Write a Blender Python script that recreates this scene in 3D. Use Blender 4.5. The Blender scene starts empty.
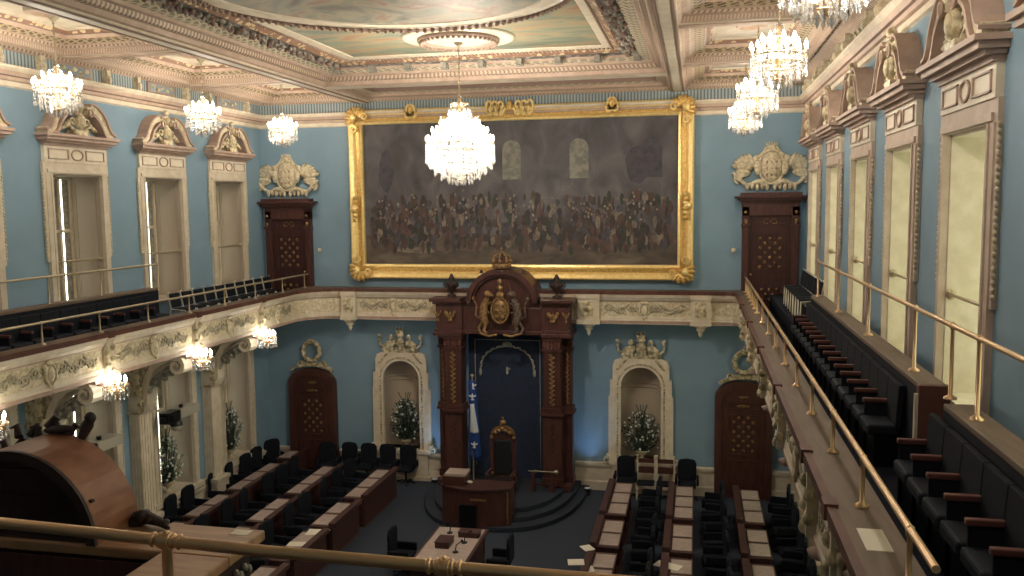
import bpy, math, random
from mathutils import Matrix, Vector
random.seed(7)
PI = math.pi
C = bpy.context.scene.collection
# ------------------------------------------------------------------ materials
def lin(h):
    h = h.lstrip('#'); c = [int(h[i:i+2], 16)/255 for i in (0, 2, 4)]
    return tuple(x/12.92 if x <= .04045 else ((x+.055)/1.055)**2.4 for x in c) + (1,)
MATS = {}
def newmat(n):
    m = bpy.data.materials.new(n); m.use_nodes = True; MATS[n] = m
    return m, m.node_tree.nodes, m.node_tree.links, m.node_tree.nodes['Principled BSDF']
def pbr(n, col, rough=.6, metal=0, col2=None, scale=6, bump=0, bscale=20, spec=.4, coat=0, stretch=None):
    m, N, L, b = newmat(n)
    b.inputs['Roughness'].default_value = rough; b.inputs['Metallic'].default_value = metal
    b.inputs['Specular IOR Level'].default_value = spec
    b.inputs['Coat Weight'].default_value = coat
    b.inputs['Base Color'].default_value = lin(col)
    tc = N.new('ShaderNodeTexCoord'); out = tc.outputs['Object']
    if stretch:
        mp = N.new('ShaderNodeMapping'); mp.inputs['Scale'].default_value = stretch
        L.new(out, mp.inputs[0]); out = mp.outputs[0]
    if col2:
        t = N.new('ShaderNodeTexNoise'); t.inputs['Scale'].default_value = scale; t.inputs['Detail'].default_value = 4
        L.new(out, t.inputs['Vector'])
        r = N.new('ShaderNodeValToRGB'); r.color_ramp.elements[0].color = lin(col); r.color_ramp.elements[1].color = lin(col2)
        r.color_ramp.elements[0].position = .38; r.color_ramp.elements[1].position = .62
        L.new(t.outputs['Fac'], r.inputs[0]); L.new(r.outputs[0], b.inputs['Base Color'])
    if bump:
        t = N.new('ShaderNodeTexNoise'); t.inputs['Scale'].default_value = bscale
        L.new(out, t.inputs['Vector'])
        bp = N.new('ShaderNodeBump'); bp.inputs['Strength'].default_value = bump; bp.inputs['Distance'].default_value = .02
        L.new(t.outputs['Fac'], bp.inputs['Height']); L.new(bp.outputs[0], b.inputs['Normal'])
    return m
def emit(n, col, s):
    m, N, L, b = newmat(n)
    b.inputs['Base Color'].default_value = (0, 0, 0, 1)
    b.inputs['Emission Color'].default_value = lin(col); b.inputs['Emission Strength'].default_value = s
    return m
def uvpat(n, kind, ca, cb, freq, rough=.6):
    """mouldings: a pattern running along the length (uv.x metres), across (uv.y 0..1)"""
    m, N, L, b = newmat(n); b.inputs['Roughness'].default_value = rough
    uv = N.new('ShaderNodeUVMap'); sp = N.new('ShaderNodeSeparateXYZ'); L.new(uv.outputs[0], sp.inputs[0])
    def M(op, a, bb=None):
        k = N.new('ShaderNodeMath'); k.operation = op
        for i, x in enumerate((a, bb)):
            if x is None: continue
            if isinstance(x, (int, float)): k.inputs[i].default_value = x
            else: L.new(x, k.inputs[i])
        return k.outputs[0]
    u, v = sp.outputs[0], sp.outputs[1]
    if kind == 'dentil':
        f = M('GREATER_THAN', M('FRACT', M('MULTIPLY', u, freq)), .45)
    elif kind == 'lattice':   # interlaced zigzags
        t1 = M('PINGPONG', M('MULTIPLY', u, freq*2), 1.)
        d1 = M('ABSOLUTE', M('SUBTRACT', t1, v)); d2 = M('ABSOLUTE', M('SUBTRACT', M('SUBTRACT', 1., t1), v))
        f = M('LESS_THAN', M('MINIMUM', d1, d2), .17)
    elif kind == 'egg':
        x = M('SUBTRACT', M('MULTIPLY', M('FRACT', M('MULTIPLY', u, freq)), 2), 1); y = M('SUBTRACT', M('MULTIPLY', v, 2), 1)
        f = M('LESS_THAN', M('ADD', M('MULTIPLY', x, x), M('MULTIPLY', y, y)), .55)
    elif kind == 'leaf':
        no = N.new('ShaderNodeTexVoronoi'); no.inputs['Scale'].default_value = freq
        L.new(N.new('ShaderNodeTexCoord').outputs['Object'], no.inputs['Vector'])
        f = M('GREATER_THAN', no.outputs['Distance'], .42)
    mx = N.new('ShaderNodeMix'); mx.data_type = 'RGBA'
    mx.inputs[6].default_value = lin(ca); mx.inputs[7].default_value = lin(cb)
    L.new(f, mx.inputs[0]); L.new(mx.outputs[2], b.inputs['Base Color'])
    bp = N.new('ShaderNodeBump'); bp.inputs['Strength'].default_value = .6; bp.inputs['Distance'].default_value = .03
    L.new(f, bp.inputs['Height']); L.new(bp.outputs[0], b.inputs['Normal'])
    return m
pbr('blue_wall', '#7C97AA', .7, col2='#7792A4', scale=1.2, bump=.1, bscale=60)
pbr('cream', '#D2C6B4', .6, col2='#C6B9A4', scale=5)
pbr('cream_light', '#DFD3C0', .55, col2='#D3C6B0', scale=5)
pbr('stone_white', '#D8CDB4', .6, col2='#B9A98A', scale=14)
pbr('pink', '#B0988A', .6, col2='#A48B7D', scale=5)
pbr('ceiling_pink', '#C4AC9A', .6, col2='#B89E8C', scale=5)
pbr('casing_shaded', '#C4B2A4', .6, col2='#B7A495', scale=5)  # cream casing with the pinkish shade of its camera-facing side put into the colour
pbr('pink_dark', '#8C7268', .6)
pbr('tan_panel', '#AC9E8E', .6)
pbr('carved', '#D9CCAC', .55, col2='#8F8062', scale=9)
pbr('carved_grey', '#A5A092', .6, col2='#858078', scale=12)
pbr('mahogany', '#54332E', .42, col2='#432824', scale=4, coat=.1, stretch=(6, 6, .7))
pbr('mahogany_dark', '#482A28', .45, col2='#3A2120', scale=4, stretch=(6, 6, .7))
pbr('mahogany_desk', '#4C302D', .55, col2='#3E2725', scale=4, stretch=(.8, 5, 5))
pbr('wood_cap', '#5E3A30', .5, col2='#4E2E26', scale=3, stretch=(4, 1, 1))
pbr('ledge_wood', '#6E5D50', .55, col2='#625246', scale=3, stretch=(5, .6, 1))
pbr('pale_wood', '#A5805F', .45, col2='#8E6B50', scale=3, stretch=(.8, 5, 1), coat=.15)
pbr('arch_wood', '#94654A', .45, col2='#7C5038', scale=3, stretch=(1, 1, 3), coat=.15)
pbr('dark_wood', '#3A2826', .6, col2='#2E201F', scale=3)
pbr('gilt', '#E6C27A', .4, .45, col2='#C79A50', scale=25, bump=.3, bscale=40)
pbr('gilt_bright', '#F5DC9C', .36, .45, col2='#EDCB84', scale=12)
pbr('gilt_old', '#9A7B52', .5, .4, col2='#6E5236', scale=20)
pbr('bronze', '#7A6A5C', .45, .3, col2='#4A3A34', scale=14)
pbr('silver_thread', '#9A988C', .6)
pbr('brass', '#D9B68E', .3, .7)
pbr('brass_dull', '#B3A68C', .4, .7)
pbr('navy', '#171B24', .85, col2='#13161F', scale=10, spec=.2)
pbr('navy_seat', '#181E28', .7, spec=.2)
pbr('arm_wood', '#5E3832', .6)
pbr('carpet', '#3E4450', .95, col2='#383E4A', scale=30, bump=.3, bscale=200, spec=.1)
pbr('carpet_step', '#383D48', .95, col2='#313640', scale=30, spec=.1)
pbr('carpet_dark', '#22252E', .95, spec=.1)
pbr('paper', '#D9D2C2', .8)
pbr('blotter', '#A89890', .7, col2='#9C8C84', scale=8)
pbr('frieze_teal', '#8A98A0', .7)
pbr('leaf', '#44564A', .6, col2='#2C3C34', scale=20)
pbr('petal', '#C9D2CB', .7)
pbr('black', '#0B0B0D', .4)
pbr('carved_relief', '#B5AC96', .6, col2='#978E7A', scale=12)
pbr('grey_box', '#A5A193', .5)
pbr('cloth_blue', '#1B3A7A', .8)
pbr('cloth_white', '#C9CDD6', .8)
pbr('panel_blue', '#26324A', .8, col2='#212C42', scale=8)
pbr('black_fabric', '#0D1017', .8)
pbr('chair_frame', '#C9C4B4', .35, .4)
emit('daylight', '#F4F7E0', 5.0)
emit('daylight_right', '#E4F0CC', 1.3)
emit('bulb', '#FFF4DC', 30.0)
uvpat('dentil', 'dentil', '#94786C', '#CBB8A0', 9)
uvpat('dentil_small', 'dentil', '#A08878', '#C2AC98', 16)
uvpat('lattice', 'lattice', '#A29480', '#DDD2B8', 1.9)
uvpat('lattice_dark', 'lattice', '#6E5C4C', '#BCA887', 1.9)
uvpat('egg', 'egg', '#93745F', '#DCC8A0', 6)
uvpat('leafband', 'leaf', '#A8A298', '#6E6A66', 7)
uvpat('leaf_pink', 'leaf', '#D6BF98', '#93705C', 7)
uvpat('flute', 'dentil', '#64767E', '#A3AEB0', 11)
uvpat('gilt_frame', 'egg', '#D2AA62', '#F3D892', 7, .4)
# crystal
m, N, L, b = newmat('crystal')
tr = N.new('ShaderNodeBsdfTranslucent'); tr.inputs[0].default_value = (.4, .39, .37, 1)
gl = N.new('ShaderNodeBsdfGlossy'); gl.inputs['Roughness'].default_value = .15; gl.inputs[0].default_value = (.75, .74, .72, 1)
tp = N.new('ShaderNodeBsdfTransparent')
a1 = N.new('ShaderNodeMixShader'); a1.inputs[0].default_value = .4; L.new(tr.outputs[0], a1.inputs[1]); L.new(gl.outputs[0], a1.inputs[2])
a2 = N.new('ShaderNodeMixShader'); a2.inputs[0].default_value = .5; L.new(a1.outputs[0], a2.inputs[1]); L.new(tp.outputs[0], a2.inputs[2])
L.new(a2.outputs[0], N['Material Output'].inputs[0])
# generic painted canvases
def canvas(n, stops, scale, detail, dist, extra=None, stretch=(1, 1, 1), rough=.55):
    m, N, L, b = newmat(n); b.inputs['Roughness'].default_value = rough
    tc = N.new('ShaderNodeTexCoord'); mp = N.new('ShaderNodeMapping'); mp.inputs['Scale'].default_value = stretch
    L.new(tc.outputs['Object'], mp.inputs[0])
    t = N.new('ShaderNodeTexNoise'); t.inputs['Scale'].default_value = scale; t.inputs['Detail'].default_value = detail
    t.inputs['Distortion'].default_value = dist; L.new(mp.outputs[0], t.inputs['Vector'])
    r = N.new('ShaderNodeValToRGB'); e = r.color_ramp.elements
    e[0].position, e[0].color = stops[0][0], lin(stops[0][1]); e[1].position, e[1].color = stops[-1][0], lin(stops[-1][1])
    for p, c in stops[1:-1]:
        k = e.new(p); k.color = lin(c)
    L.new(t.outputs['Fac'], r.inputs[0]); L.new(r.outputs[0], b.inputs['Base Color'])
    return m
canvas('ceiling_paint', [(.3, '#6A645E'), (.45, '#8A897C'), (.55, '#A39884'), (.63, '#96796A'), (.75, '#B9AC92')], .9, 6, 1.5)
canvas('ceiling_paint_side', [(.3, '#76786A'), (.45, '#87917F'), (.55, '#AC9878'), (.7, '#A47A62')], 1.0, 5, 1.2, stretch=(.6, 1.6, 1))
canvas('picture_hall', [(.3, '#3A3636'), (.5, '#504D52'), (.7, '#666264')], 1.6, 5, .6, stretch=(1, 1, .7))
canvas('picture_floor', [(.3, '#3A332F'), (.5, '#51483F'), (.7, '#665B50')], 1.8, 5, .8, stretch=(.8, 1, 1.6))
PA = {}
for k, c, c2 in (('a', '#332E30', '#403836'), ('b', '#483834', '#52403A'), ('c', '#7E7264', '#625850'), ('d', '#3A3E38', '#30342F'),
                 ('e', '#8A877C', '#6C6A64'), ('f', '#4A464E', '#3C3A42'), ('g', '#543C3A', '#5E4642')):
    pbr('picture_tone_'+k, c, .6, col2=c2, scale=6)
# ------------------------------------------------------------------ geometry helper
class G:
    def __init__(s): s.v = []; s.f = []; s.m = []; s.s = []; s.uv = {}
    def add(s, vs, fs, m=0, sm=False, uv=None):
        n = len(s.v); s.v += [tuple(v) for v in vs]
        for i, f in enumerate(fs):
            if uv: s.uv[len(s.f)] = uv[i]
            s.f.append(tuple(n+k for k in f)); s.m.append(m); s.s.append(sm)
        return s
    def box(s, x0, x1, y0, y1, z0, z1, m=0):
        vs = [(x, y, z) for z in (z0, z1) for y in (y0, y1) for x in (x0, x1)]
        return s.add(vs, [(0, 2, 3, 1), (4, 5, 7, 6), (0, 1, 5, 4), (1, 3, 7, 5), (3, 2, 6, 7), (2, 0, 4, 6)], m)
    def frus(s, cx, cy, z0, z1, a0, b0, a1, b1, m=0, dx=0, dy=0):
        vs = [(cx+i*a0, cy+j*b0, z0) for j in (-1, 1) for i in (-1, 1)] + [(cx+dx+i*a1, cy+dy+j*b1, z1) for j in (-1, 1) for i in (-1, 1)]
        return s.add(vs, [(0, 2, 3, 1), (4, 5, 7, 6), (0, 1, 5, 4), (1, 3, 7, 5), (3, 2, 6, 7), (2, 0, 4, 6)], m)
    def lathe(s, prof, cx=0, cy=0, n=12, m=0, z=0, ax='z', sc=(1, 1)):
        vs = []; fs = []
        for r, h in prof:
            for i in range(n):
                a = 2*PI*i/n; p = (cx+r*math.cos(a)*sc[0], cy+r*math.sin(a)*sc[1], z+h)
                vs.append(p)
        for j in range(len(prof)-1):
            for i in range(n):
                fs.append((j*n+i, j*n+(i+1) % n, (j+1)*n+(i+1) % n, (j+1)*n+i))
        s.add(vs, fs, m, True)
        s.add(vs[:n], [tuple(range(n))[::-1]], m); s.add(vs[-n:], [tuple(range(n))], m)
        return s
    def tube(s, pts, r, n=6, m=0, closed=False):
        pts = [Vector(p) for p in pts]; k = len(pts); vs = []; fs = []
        rr = r if isinstance(r, (list, tuple)) else [r]*k
        up = None
        for i, p in enumerate(pts):
            if closed: t = pts[(i+1) % k]-pts[i-1]
            else: t = pts[min(i+1, k-1)]-pts[max(i-1, 0)]
            t.normalize()
            if up is None: up = Vector((0, 0, 1)) if abs(t.z) < .9 else Vector((0, 1, 0))
            a = t.cross(up)
            if a.length < 1e-3: a = t.cross(Vector((1, 0, 0)))
            a.normalize(); b2 = a.cross(t); up = b2
            for j in range(n):
                an = 2*PI*j/n; vs.append(p+(a*math.cos(an)+b2*math.sin(an))*rr[i])
        for i in range(k if closed else k-1):
            for j in range(n):
                q = (i+1) % k
                fs.append((i*n+j, i*n+(j+1) % n, q*n+(j+1) % n, q*n+j))
        s.add(vs, fs, m, True)
        if not closed:
            s.add(vs[:n], [tuple(range(n))], m); s.add(vs[-n:], [tuple(range(n))[::-1]], m)
        return s
    def ball(s, c, r, n=8, m=0, rot=0):
        if not isinstance(r, (list, tuple)): r = (r, r, r)
        k = max(4, n//2+1); vs = []; fs = []
        for j in range(k+1):
            ph = -PI/2+PI*j/k
            for i in range(n):
                a = 2*PI*i/n
                x, y, z = r[0]*math.cos(ph)*math.cos(a), r[1]*math.cos(ph)*math.sin(a), r[2]*math.sin(ph)
                if rot: x, z = x*math.cos(rot)-z*math.sin(rot), x*math.sin(rot)+z*math.cos(rot)   # tilt in the xz plane
                vs.append((c[0]+x, c[1]+y, c[2]+z))
        for j in range(k):
            for i in range(n):
                fs.append((j*n+i, j*n+(i+1) % n, (j+1)*n+(i+1) % n, (j+1)*n+i))
        return s.add(vs, fs, m, True)
    def prism(s, out, y0, y1, m=0, ax='y'):
        """outline in xz extruded along y (ax x: outline in yz extruded along x; ax z: in xy along z)"""
        n = len(out)
        def P(a, b2, t): return (a, t, b2) if ax == 'y' else ((t, a, b2) if ax == 'x' else (a, b2, t))
        vs = [P(a, b2, y0) for a, b2 in out]+[P(a, b2, y1) for a, b2 in out]
        return s.add(vs, [tuple(range(n)), tuple(range(n, 2*n))[::-1]]+[(i, n+i, n+(i+1) % n, (i+1) % n) for i in range(n)], m)
    def band(s, pts, th, y0, y1, m=0, ax='y'):
        """ribbon following pts (2D) with thickness th, extruded"""
        k = len(pts); a = []; b2 = []
        for i, p in enumerate(pts):
            q0 = pts[max(i-1, 0)]; q1 = pts[min(i+1, k-1)]
            dx, dz = q1[0]-q0[0], q1[1]-q0[1]; l = math.hypot(dx, dz) or 1
            t = th[i]/2 if isinstance(th, (list, tuple)) else th/2
            a.append((p[0]-dz/l*t, p[1]+dx/l*t)); b2.append((p[0]+dz/l*t, p[1]-dx/l*t))
        for i in range(k-1):
            s.prism([a[i], a[i+1], b2[i+1], b2[i]], y0, y1, m, ax)
        return s
    def octa(s, c, r, h, m=0):
        x, y, z = c
        return s.add([(x+r, y, z), (x, y+r, z), (x-r, y, z), (x, y-r, z), (x, y, z+h), (x, y, z-h)],
                     [(0, 1, 4), (1, 2, 4), (2, 3, 4), (3, 0, 4), (1, 0, 5), (2, 1, 5), (3, 2, 5), (0, 3, 5)], m)
    def sweep(s, path, prof, closed=False, flip=False):
        """path: 2D points; prof: (out, z, mat) out along the left normal; mat belongs to the strip that ends there"""
        k = len(path); nor = []
        for i in range(k):
            if closed: p0, p1 = path[i-1], path[(i+1) % k]
            else: p0, p1 = path[max(i-1, 0)], path[min(i+1, k-1)]
            q = path[i]
            def nn(a, b2):
                dx, dy = b2[0]-a[0], b2[1]-a[1]; l = math.hypot(dx, dy)
                return (-dy/l, dx/l) if l > 1e-9 else None
            n0, n1 = nn(p0, q), nn(q, p1)
            n0 = n0 or n1; n1 = n1 or n0
            mx, my = n0[0]+n1[0], n0[1]+n1[1]; l2 = (mx*mx+my*my)/2/1
            d = (1+n0[0]*n1[0]+n0[1]*n1[1])
            nor.append((mx/d, my/d))
        L_ = [0]
        for i in range(1, k+1): L_.append(L_[-1]+math.dist(path[i-1], path[i % k]))
        n = len(prof)
        for j in range(n-1):
            (o0, z0, _), (o1, z1, mm) = prof[j], prof[j+1]
            for i in range(k if closed else k-1):
                q = (i+1) % k
                A = (path[i][0]+nor[i][0]*o0, path[i][1]+nor[i][1]*o0, z0); B = (path[q][0]+nor[q][0]*o0, path[q][1]+nor[q][1]*o0, z0)
                D = (path[i][0]+nor[i][0]*o1, path[i][1]+nor[i][1]*o1, z1); E_ = (path[q][0]+nor[q][0]*o1, path[q][1]+nor[q][1]*o1, z1)
                u0, u1 = L_[i], L_[i+1]
                if flip: s.add([A, D, E_, B], [(0, 1, 2, 3)], mm, uv=[[(u0, 0), (u0, 1), (u1, 1), (u1, 0)]])
                else: s.add([A, B, E_, D], [(0, 1, 2, 3)], mm, uv=[[(u0, 0), (u1, 0), (u1, 1), (u0, 1)]])
        return s
    def xf(s, M, i0=0):
        for i in range(i0, len(s.v)): s.v[i] = tuple(M @ Vector(s.v[i]))
        return s
    def mark(s): return len(s.v)
def build(name, g, mats, parent=None, loc=None, bevel=0, kind=None):
    me = bpy.data.meshes.new(name); me.from_pydata(g.v, [], g.f)
    if isinstance(mats, str): mats = [mats]
    for m in mats: me.materials.append(MATS[m])
    if len(mats) > 1: me.polygons.foreach_set('material_index', g.m)
    me.polygons.foreach_set('use_smooth', g.s)
    if g.uv:
        ul = me.uv_layers.new(name='UVMap')
        for fi, us in g.uv.items():
            p = me.polygons[fi]
            for k, li in enumerate(p.loop_indices): ul.data[li].uv = us[k]
    me.update()
    o = bpy.data.objects.new(name, me); C.objects.link(o)
    if parent: o.parent = parent
    if loc: o.location = loc
    if bevel:
        b = o.modifiers.new('bev', 'BEVEL'); b.width = bevel; b.segments = 2; b.limit_method = 'ANGLE'
    if kind: o['kind'] = kind
    return o
def thing(name, label, cat, loc=(0, 0, 0), rz=0, group=None, kind=None):
    o = bpy.data.objects.new(name, None); C.objects.link(o); o.empty_display_size = .1
    o.location = loc; o.rotation_euler = (0, 0, rz)
    if label: o['label'] = label; o['category'] = cat
    if group: o['group'] = group
    if kind: o['kind'] = kind
    return o
def tag(o, label, cat, group=None):
    o['label'] = label; o['category'] = cat
    if group: o['group'] = group
    return o
def dup(root, loc, rz=None, label=None, group=None, name=None):
    r = root.copy(); C.objects.link(r); r.location = loc
    if rz is not None: r.rotation_euler = (0, 0, rz)
    if label: r['label'] = label
    if group: r['group'] = group
    if name: r.name = name
    def rec(a, b2):
        for ch in list(a.children):
            c = ch.copy(); C.objects.link(c); c.parent = b2; rec(ch, c)
    rec(root, r)
    return r
ORD = ['nearest', 'second', 'third', 'fourth', 'fifth', 'sixth', 'seventh', 'eighth', 'ninth', 'tenth', 'eleventh', 'twelfth', 'thirteenth',
       'fourteenth', 'fifteenth', 'sixteenth', 'seventeenth', 'eighteenth', 'nineteenth', 'twentieth']
def nth(i, where): return ('nearest ' if i == 0 else ORD[i]+' from ')+where
def arc(cx, cz, r, a0, a1, n, rz=None):
    rz = rz or r
    return [(cx+r*math.cos(math.radians(a0+(a1-a0)*i/n)), cz+rz*math.sin(math.radians(a0+(a1-a0)*i/n))) for i in range(n+1)]
def spiral(cx, cz, r0, r1, a0, turns, n=16):
    return [(cx+(r0+(r1-r0)*i/n)*math.cos(math.radians(a0)+turns*2*PI*i/n), cz+(r0+(r1-r0)*i/n)*math.sin(math.radians(a0)+turns*2*PI*i/n)) for i in range(n+1)]
# key dimensions
FZ, BB, GZ, GB = .3, 1.13, 6.2, 5.3      # floor, base top, ledge top, gallery underside
WX, WY0, WY1 = 8.0, 0.0, -27.0
WC = [-2.02-3.087*i for i in range(8)]   # window centres
PC = [-3.565-3.087*i for i in range(7)]  # pilaster centres
OW = .78                                  # half opening
# ------------------------------------------------------------------ room shell
def side_wall(name, sgn):
    g = G(); x0, x1 = (WX, WX+.9) if sgn > 0 else (-WX-.9, -WX)
    ys = [WY1-.3]
    for c in reversed(WC): ys += [c-OW, c+OW]
    ys += [WY0+.3]
    for i in range(len(ys)-1):
        a, b2 = ys[i], ys[i+1]
        if i % 2 == 0: g.box(x0, x1, a, b2, 0, 12.6)
        else:
            g.box(x0, x1, a, b2, 0, 1.3); g.box(x0, x1, a, b2, 4.75, 6.3); g.box(x0, x1, a, b2, 9.37, 12.6)
    return build(name, g, 'blue_wall', kind='structure')
side_wall('wall_left', -1); side_wall('wall_right', 1)
# front wall with two niches recessed
g = G()
NX = 3.6
for a, b2 in ((-8.9, -NX-.57), (-NX+.57, NX-.57), (NX+.57, 8.9)): g.box(a, b2, 0, .35, 0, 12.6)
for c in (-NX, NX):
    g.box(c-.57, c+.57, 0, .35, 0, 1.24)
    ar = arc(c, 3.4, .57, 0, 180, 14)
    g.prism([(c+.57, 12.6)]+ar+[(c-.57, 12.6)], 0, .35)
g.box(-8.9, 8.9, .8, 1.0, 0, 12.6)
build('wall_front', g, 'blue_wall', kind='structure')
build('wall_back', G().box(-8.9, 8.9, WY1-.3, WY1, 0, 12.6), 'blue_wall', kind='structure')
build('floor', G().box(-8.9, 8.9, WY1-.3, 1, FZ-.2, FZ), 'carpet', kind='structure')
# baseboards / dado
def dado(name, path):
    g = G().sweep(path, [(0, FZ, 0), (.09, FZ, 0), (.09, .55, 0), (.06, .6, 0), (.05, .95, 0), (.07, .97, 0), (.1, 1.05, 0), (.1, 1.11, 0), (0, BB, 0)], flip=True)
    build(name, g, 'cream', kind='structure')
def openings_path(sg, ys):
    return [(sg*WX, y) for y in ys]
dado('baseboard_left', [(-8, -27), (-8, 0)][::-1]); dado('baseboard_right', [(8, 0), (8, -27)][::-1])
for i, (a, b2) in enumerate(((-8, -7.3), (-5.65, -4.4), (-2.85, -2.0), (1.7, 2.85), (4.4, 5.7), (7.2, 8))):
    dado('baseboard_front' if i == 0 else 'baseboard_front_%d' % (i+1), [(b2, 0), (a, 0)])
# upper wall cornice and fluted frieze around the room
room = [(-8, -27), (-8, 0), (8, 0), (8, -27)]
CM = ['cream_light', 'ceiling_pink', 'pink_dark', 'flute', 'dentil', 'leaf_pink', 'cream']
g = G().sweep(room[::-1], [(0, 11.0, 0), (.05, 11.03, 0), (.05, 11.12, 0), (.1, 11.14, 1), (.12, 11.2, 1), (.16, 11.22, 2), (.2, 11.3, 1), (.26, 11.36, 0), (.26, 11.4, 0),
                           (.08, 11.41, 6), (.08, 11.7, 3), (.14, 11.72, 1), (.2, 11.76, 4), (.3, 11.8, 1), (.36, 11.84, 4), (.5, 11.9, 5), (.55, 11.92, 1), (.55, 12.1, 1)])
build('trim_1', g, CM, kind='structure')
# brackets of the frieze
g = G()
for s in (-1, 1):
    for c in WC[:7]:
        for d in (-1.0, 1.0):
            g.box(*sorted((s*7.95, s*7.78)), c+d-.06, c+d+.06, 11.4, 11.72); g.ball((s*7.77, c+d, 11.5), (.06, .06, .1), 6)
for x in (-6.9, 6.9):
    pass
build('trim_2', g, 'stone_white', kind='structure')
g = G()
for s in (-1, 1):
    for c in WC[:7]:
        g.box(*sorted((s*7.93, s*7.87)), c-.55, c+.55, 11.44, 11.69, 0)
        g.box(*sorted((s*7.87, s*7.86)), c-.48, c+.48, 11.48, 11.65, 1)
        for k in range(5): g.ball((s*7.85, c-.36+.18*k, 11.56+.03*(-1)**k), (.03, .08, .05), 6, 2)
build('trim_3', g, ['pink', 'frieze_teal', 'carved'], kind='structure')
# ------------------------------------------------------------------ ceiling
BX0, BX1 = 4.38, 4.78            # beam soffit
def rect(x0, x1, y0, y1): return [(x0, y0), (x1, y0), (x1, y1), (x0, y1)]
CEM = ['cream_light', 'ceiling_pink', 'dentil', 'lattice', 'leafband', 'leaf_pink', 'cream', 'egg', 'pink_dark', 'ceiling_paint', 'ceiling_paint_side', 'dentil_small', 'lattice_dark']
g = G()
SZ = 11.72
# solid slab over all
g.box(-8.9, 8.9, -27.3, 1, 12.55, 12.75, 0)
# central panel
PY0, PY1 = -21.5, -3.25
cp = rect(-4.38, 4.38, PY0, PY1)
g.sweep(cp, [(0, SZ, 0), (.06, SZ+.02, 1), (.1, SZ+.1, 1), (.2, SZ+.12, 2), (.24, SZ+.2, 2), (.32, SZ+.22, 1), (.36, SZ+.27, 1), (.6, SZ+.31, 3), (.64, SZ+.36, 1),
             (.92, SZ+.38, 4), (1.0, SZ+.36, 8), (1.14, SZ+.44, 5), (1.2, SZ+.44, 0), (1.38, SZ+.46, 0), (1.4, SZ+.48, 0)], closed=True, flip=True)
pz = SZ+.48
g.add([(-3, PY0+1.4, pz), (3, PY0+1.4, pz), (3, PY1-1.4, pz), (-3, PY1-1.4, pz)], [(0, 3, 2, 1)], 10)
# round painting ring
rc = (0, -10.85); 
def circ(r, n=72, c=rc): return [(c[0]+r*math.cos(2*PI*i/n), c[1]+r*math.sin(2*PI*i/n)) for i in range(n)]
g.sweep(circ(3.42), [(0, pz+.01, 0), (.02, pz-.05, 1), (.1, pz-.09, 5), (.2, pz-.05, 8), (.24, pz-.03, 0), (.5, pz-.03, 0), (.53, pz+.0, 0)], closed=True, flip=False)
cv = [(x, y, pz-.012) for x, y in circ(2.9)]
g.add(cv, [tuple(range(len(cv)))], 9)
# second ring painting further back
# beams longitudinal
for s in (-1, 1):
    xs = sorted((s*BX0, s*BX1))
    g.box(xs[0], xs[1], -27, 0, SZ-.04, SZ+.3, 0)
    g.box(xs[0]+.1, xs[1]-.1, -27, 0, SZ-.055, SZ, 6)
    for o in (.03, .33): g.box(xs[0]+o, xs[0]+o+.04, -27, 0, SZ-.07, SZ, 8)
# transverse front beam of the centre, and narrow bay to the wall
g.box(-4.38, 4.38, -3.25, -2.75, SZ, SZ+.3, 0)
cb = rect(-4.38, 4.38, -2.75, -.3)
g.sweep(cb, [(0, SZ, 0), (.05, SZ+.05, 1), (.15, SZ+.08, 11), (.2, SZ+.15, 1), (.35, SZ+.18, 3), (.4, SZ+.28, 8), (.42, SZ+.3, 0)], closed=True, flip=True)
g.box(-4.0, 4.0, -2.4, -.7, SZ+.3, SZ+.35, 6)
# side coffers
XB = [-.25, -4.3, -8.75, -13.4, -18.2, -23]
for s in (-1, 1):
    xa, xb = (4.78, 7.5) if s > 0 else (-7.5, -4.78)
    for i in range(5):
        y1, y0 = XB[i]-(.0 if i == 0 else .22), XB[i+1]+.22
        if i: g.box(xa, xb, XB[i]-.22, XB[i]+.22, SZ, SZ+.3, 0); g.box(xa, xb, XB[i]-.1, XB[i]+.1, SZ-.03, SZ, 1)
        c = rect(xa, xb, y0, y1)
        g.sweep(c, [(0, SZ, 0), (.05, SZ+.02, 1), (.07, SZ+.1, 11), (.16, SZ+.12, 1), (.2, SZ+.16, 2), (.26, SZ+.18, 1), (.46, SZ+.23, 12), (.5, SZ+.3, 1), (.56, SZ+.31, 8),
                    (.62, SZ+.36, 5), (.7, SZ+.36, 6), (.72, SZ+.4, 6)], closed=True, flip=True)
        g.add([(xa+.7, y0+.7, SZ+.4), (xb-.7, y0+.7, SZ+.4), (xb-.7, y1-.7, SZ+.4), (xa+.7, y1-.7, SZ+.4)], [(0, 3, 2, 1)], 6)
        cc = ((xa+xb)/2, (y0+y1)/2)
        g.sweep([(cc[0]+.32*math.cos(a*PI/12), cc[1]+.32*math.sin(a*PI/12)) for a in range(24)], [(0, SZ+.4, 0), (.02, SZ+.34, 0), (.1, SZ+.32, 1), (.14, SZ+.4, 1)], closed=True, flip=False)
build('ceiling', g, CEM, kind='structure')
# grey corbel blocks along the central panel, carved garland on its long sides
g = G()
for i in range(9):
    x = -3.7+.93*i
    g.box(x-.07, x+.07, PY1-.66, PY1-.86, SZ+.22, SZ+.36); g.box(x-.09, x+.09, PY1-.64, PY1-.72, SZ+.2, SZ+.3)
build('trim_4', g, 'carved_grey', kind='structure')
g = G(); rnd = random.Random(3)
for s in (-1, 1):
    for i in range(300):
        y = PY1-.85-i*.055; o = .78+rnd.uniform(-.16, .16)
        g.ball((s*(4.38-o), y, SZ+.33+rnd.uniform(-.04, .02)), (rnd.uniform(.03, .09), rnd.uniform(.03, .08), .05), 5, i % 2)
build('trim_5', g, ['carved_grey', 'pink_dark'], kind='structure')
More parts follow.
